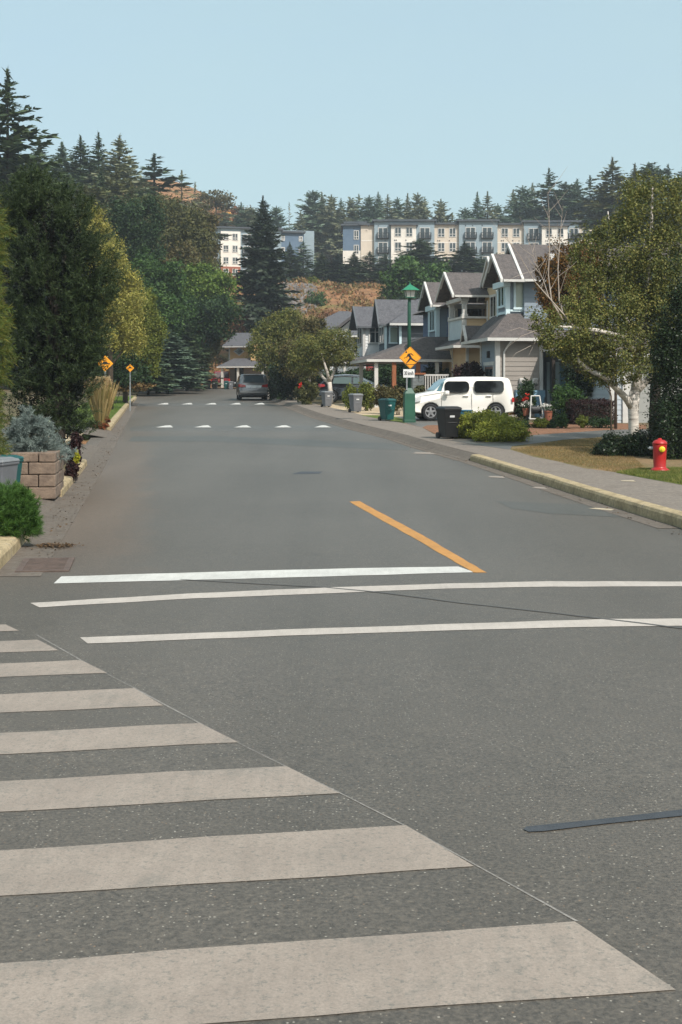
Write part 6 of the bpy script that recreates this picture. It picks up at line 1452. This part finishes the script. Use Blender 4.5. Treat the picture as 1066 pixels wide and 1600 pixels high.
# clipped cypress at the frame edge
def thuja():
    Y = 19.6; org = Vector((XA(-80, Y), Y, gl(0, Y))); t = thing('cypress_tree', 'tall golden-green cypress with feathery sprays at the frame edge', 'tree', org); rs = np.random.default_rng(16)
    n = 2600; h = rs.random(n)*5.2+.2; a = rs.uniform(0, 2*PI, n); rad = (.68+.1*np.sin(h*3.1+a*2)+.06*rs.normal(size=n))*np.clip((5.6-h)/1.4, .15, 1)
    P = np.stack([rad*np.cos(a), rad*np.sin(a), h], 1); O = unit(np.stack([np.cos(a)*.7, np.sin(a)*.7, -.35+.5*rs.normal(size=n)], 1))
    obj('foliage', npmesh('foliage', tufts(rs, P, O, 26, .2, .008, .45, .8), 4, L_thuja), t); MB().tube([(0, 0, -.1), (0, 0, 5.2)], [.12, .03], 8).build('trunk', m_bark, t)
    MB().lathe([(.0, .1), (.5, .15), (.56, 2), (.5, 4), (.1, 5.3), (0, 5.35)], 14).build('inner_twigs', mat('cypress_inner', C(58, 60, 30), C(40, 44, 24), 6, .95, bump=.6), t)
thuja()
bush('barberry_bush', 'narrow dark purple shrub at the planter corner', L_dkred, [(116,712,9,28),(112,735,10,14),(120,690,8,14)], 24.6, 5200, .05, 310)
bush('flower_sprig', 'little yellow-green sprig beside the purple shrub', leafmat('yellow_sprig', [C(150, 158, 40), C(190, 176, 50)], .2), [(120,715,3.5,9)], 24.0, 300, .05, 311, stem=False)
# ornamental grass
def ograss():
    Y = 44.6; org = Vector((XA(158, Y), Y, gl(0, Y))); t = thing('ornamental_grass', 'tall straw-topped ornamental grass clump beside the lawn strip', 'grass clump', org); rs = np.random.default_rng(18)
    V = []
    for i in range(900):
        a = rs.uniform(0, 2*PI); r0 = rs.random()*.16; L = rs.uniform(.8, 1.65); sp_ = rs.uniform(.05, .36); p0 = np.array([math.cos(a)*r0, math.sin(a)*r0, 0]); d = np.array([math.cos(a)*sp_, math.sin(a)*sp_, 1.0])
        p1 = p0+d*L*.6; p2 = p0+d*L+np.array([0, 0, -.12*sp_*L]); w_ = np.array([-math.sin(a+rs.normal()), math.cos(a), 0])*.011
        V += [p0-w_, p0+w_, p1+w_, p1-w_, p1-w_, p1+w_, p2+w_*.6, p2-w_*.6]
    obj('blades', npmesh('blades', np.array(V), 4, L_straw), t)
    n = 240; a = rs.uniform(0, 2*PI, n); P = np.stack([np.cos(a)*.34*rs.random(n), np.sin(a)*.34*rs.random(n), 1.15+.45*rs.random(n)], 1)
    obj('plumes', npmesh('plumes', tufts(rs, P, unit(np.stack([np.cos(a)*.3, np.sin(a)*.3, np.ones(n)], 1)), 10, .2, .02, .25), 4, leafmat('plumes', [C(196, 170, 128), C(214, 190, 150)], .3)), t)
    obj('base_leaves', npmesh('base_leaves', blob_leaves(rs, [(0, 0, .15, .3, .25, .22)], 700, .09, cl=14), 4, leafmat('red_base', [C(130, 60, 40), C(110, 74, 44)], .2)), t)
ograss()
# lawn blades near the hydrant, and blades on the lawn strip opposite
def blades(name, label, poly, n, h, m, dz, seed):
    rs = np.random.default_rng(seed); P = np.array(poly); lo, hi = P.min(0), P.max(0); pts = []
    while len(pts) < n:
        q = lo+(hi-lo)*rs.random(2); c = False; j = len(P)-1
        for i in range(len(P)):
            if (P[i][1] > q[1]) != (P[j][1] > q[1]) and q[0] < (P[j][0]-P[i][0])*(q[1]-P[i][1])/(P[j][1]-P[i][1])+P[i][0]: c = not c
            j = i
        if c: pts.append((q[0], q[1], zr(q[1])+dz))
    p = np.array(pts); a = rs.uniform(0, 2*PI, n); L = h*(.5+.8*rs.random(n)); d = unit(np.stack([rs.normal(size=n)*.4, rs.normal(size=n)*.4, np.ones(n)], 1))
    o = obj(name, npmesh(name, quads(p+d*(L*.4)[:, None], d, np.stack([np.cos(a), np.sin(a), np.zeros(n)], 1), L, np.full(n, h*.16)), 4, m)); tag(o, label, 'grass', kind='stuff')
gp = lambda pix: [G(x, y, .15) for x, y in pix]
blades('grass', 'green lawn grass in front of the hydrant', gp([(964,739),(1066,757),(1120,768),(1120,737),(1066,733),(1000,734)]), 26000, .06, leafmat('lawn_blades', [C(80, 100, 40), C(104, 120, 54), C(150, 140, 84), C(88, 108, 46)], .25), .155, 21)
blades('dry_grass', 'parched brown grass on the corner lawn', gp([(800,703),(871,721),(960,738),(1010,733),(958,683),(880,688)]), 26000, .045, leafmat('dry_blades', [C(160, 130, 92), C(132, 112, 76), C(112, 104, 62), C(174, 144, 104)], .25), .147, 22)
blades('grass', 'bright green grass on the lawn strip by the warning sign', [(xl(y)-GW-.26, y) for y in np.linspace(y3, y4, 6)]+[(xl(y)-GW-2.4, y) for y in np.linspace(y4, y3, 6)], 22000, .07, leafmat('strip_blades', [C(72, 100, 34), C(94, 118, 46), C(110, 124, 56)], .25), .14, 23)
# bark chips on the near bed, leaf litter and a drain grate in the gutter
rs = np.random.default_rng(40); n = 2600
P = np.stack([rs.uniform(-7.5, xl(14)-GW-.3, n), rs.uniform(12.4, 16, n), np.zeros(n)], 1); P[:, 2] = [zr(y)+.155 for y in P[:, 1]]
P = P[[x < xl(y)-GW-.3 for x, y in P[:, :2]]]; k = len(P); a = rs.uniform(0, 2*PI, k)
o = obj('bark_chips', npmesh('bark_chips', quads(P, np.stack([np.cos(a), np.sin(a), rs.normal(size=k)*.2], 1), unit(rs.normal(size=(k, 3))*.4+np.array([0, 0, 1])), rs.uniform(.03, .08, k), rs.uniform(.02, .035, k)), 4, leafmat('bark_chip', [C(110, 66, 46), C(146, 96, 70), C(82, 52, 40), C(170, 120, 90)], 0))); tag(o, 'reddish bark chips on the bed behind the yellow kerb', 'bark chips', kind='stuff')
gx_, gy_ = G(72, 884); gr = thing('drain_grate', 'rusty drain grate in the gutter beside the yellow kerb', 'drain', (gx_, gy_, zr(gy_)+.006), .15)
m_rust = mat('rusty_iron', C(98, 82, 74), C(78, 66, 60), 9, .85, bump=.4)
b = MB(); b.box(-.26, .26, -.5, -.44, 0, .012).box(-.26, .26, .44, .5, 0, .012).box(-.26, -.2, -.44, .44, 0, .012).box(.2, .26, -.44, .44, 0, .012)
b.build('frame', m_rust, gr); b = MB()
for i in range(9): b.box(-.2, .2, -.4+i*.095, -.35+i*.095, 0, .01)
b.build('grate_bars', m_rust, gr); MB().box(-.2, .2, -.44, .44, -.002, .001).build('pit_shade_sheet', m_under, gr)  # near-black sheet stands in for the shade below the bars
lx_, ly_ = G(86, 855); rs = np.random.default_rng(41); n = 420
P = np.stack([lx_+rs.normal(size=n)*.13, ly_+rs.normal(size=n)*.09, np.zeros(n)], 1); P[:, 2] = [zr(y)+.012+abs(rs.normal())*.012 for y in P[:, 1]]; a = rs.uniform(0, 2*PI, n)
o = obj('leaf_litter', npmesh('leaf_litter', quads(P, np.stack([np.cos(a), np.sin(a), np.zeros(n)], 1), unit(rs.normal(size=(n, 3))*.5+np.array([0, 0, 1])), rs.uniform(.02, .06, n), rs.uniform(.01, .025, n)), 4, leafmat('dead_leaves', [C(70, 52, 36), C(96, 74, 50), C(52, 42, 32)], 0))); tag(o, 'small heap of dead leaves swept into the gutter', 'leaf litter', kind='stuff')
# small stones and dead leaves scattered along both gutters
rs = np.random.default_rng(42); n = 900; yv = rs.uniform(13, 48, n); sd2 = rs.random(n) < .75
xv = np.where(sd2, [xl(y) for y in yv], [xr(y) for y in yv])+np.where(sd2, -abs(rs.normal(size=n)*.25), -abs(rs.normal(size=n))*.2)
P = np.stack([xv, yv, [zr(y)+.012 for y in yv]], 1); a = rs.uniform(0, 2*PI, n)
o = obj('leaf_litter', npmesh('leaf_litter', quads(P, np.stack([np.cos(a), np.sin(a), np.zeros(n)], 1), unit(rs.normal(size=(n, 3))*.4+np.array([0, 0, 1])), rs.uniform(.015, .05, n), rs.uniform(.01, .03, n)), 4, MATS['dead_leaves'])); tag(o, 'scattered dry leaves and grit along the gutters', 'leaf litter', kind='stuff')
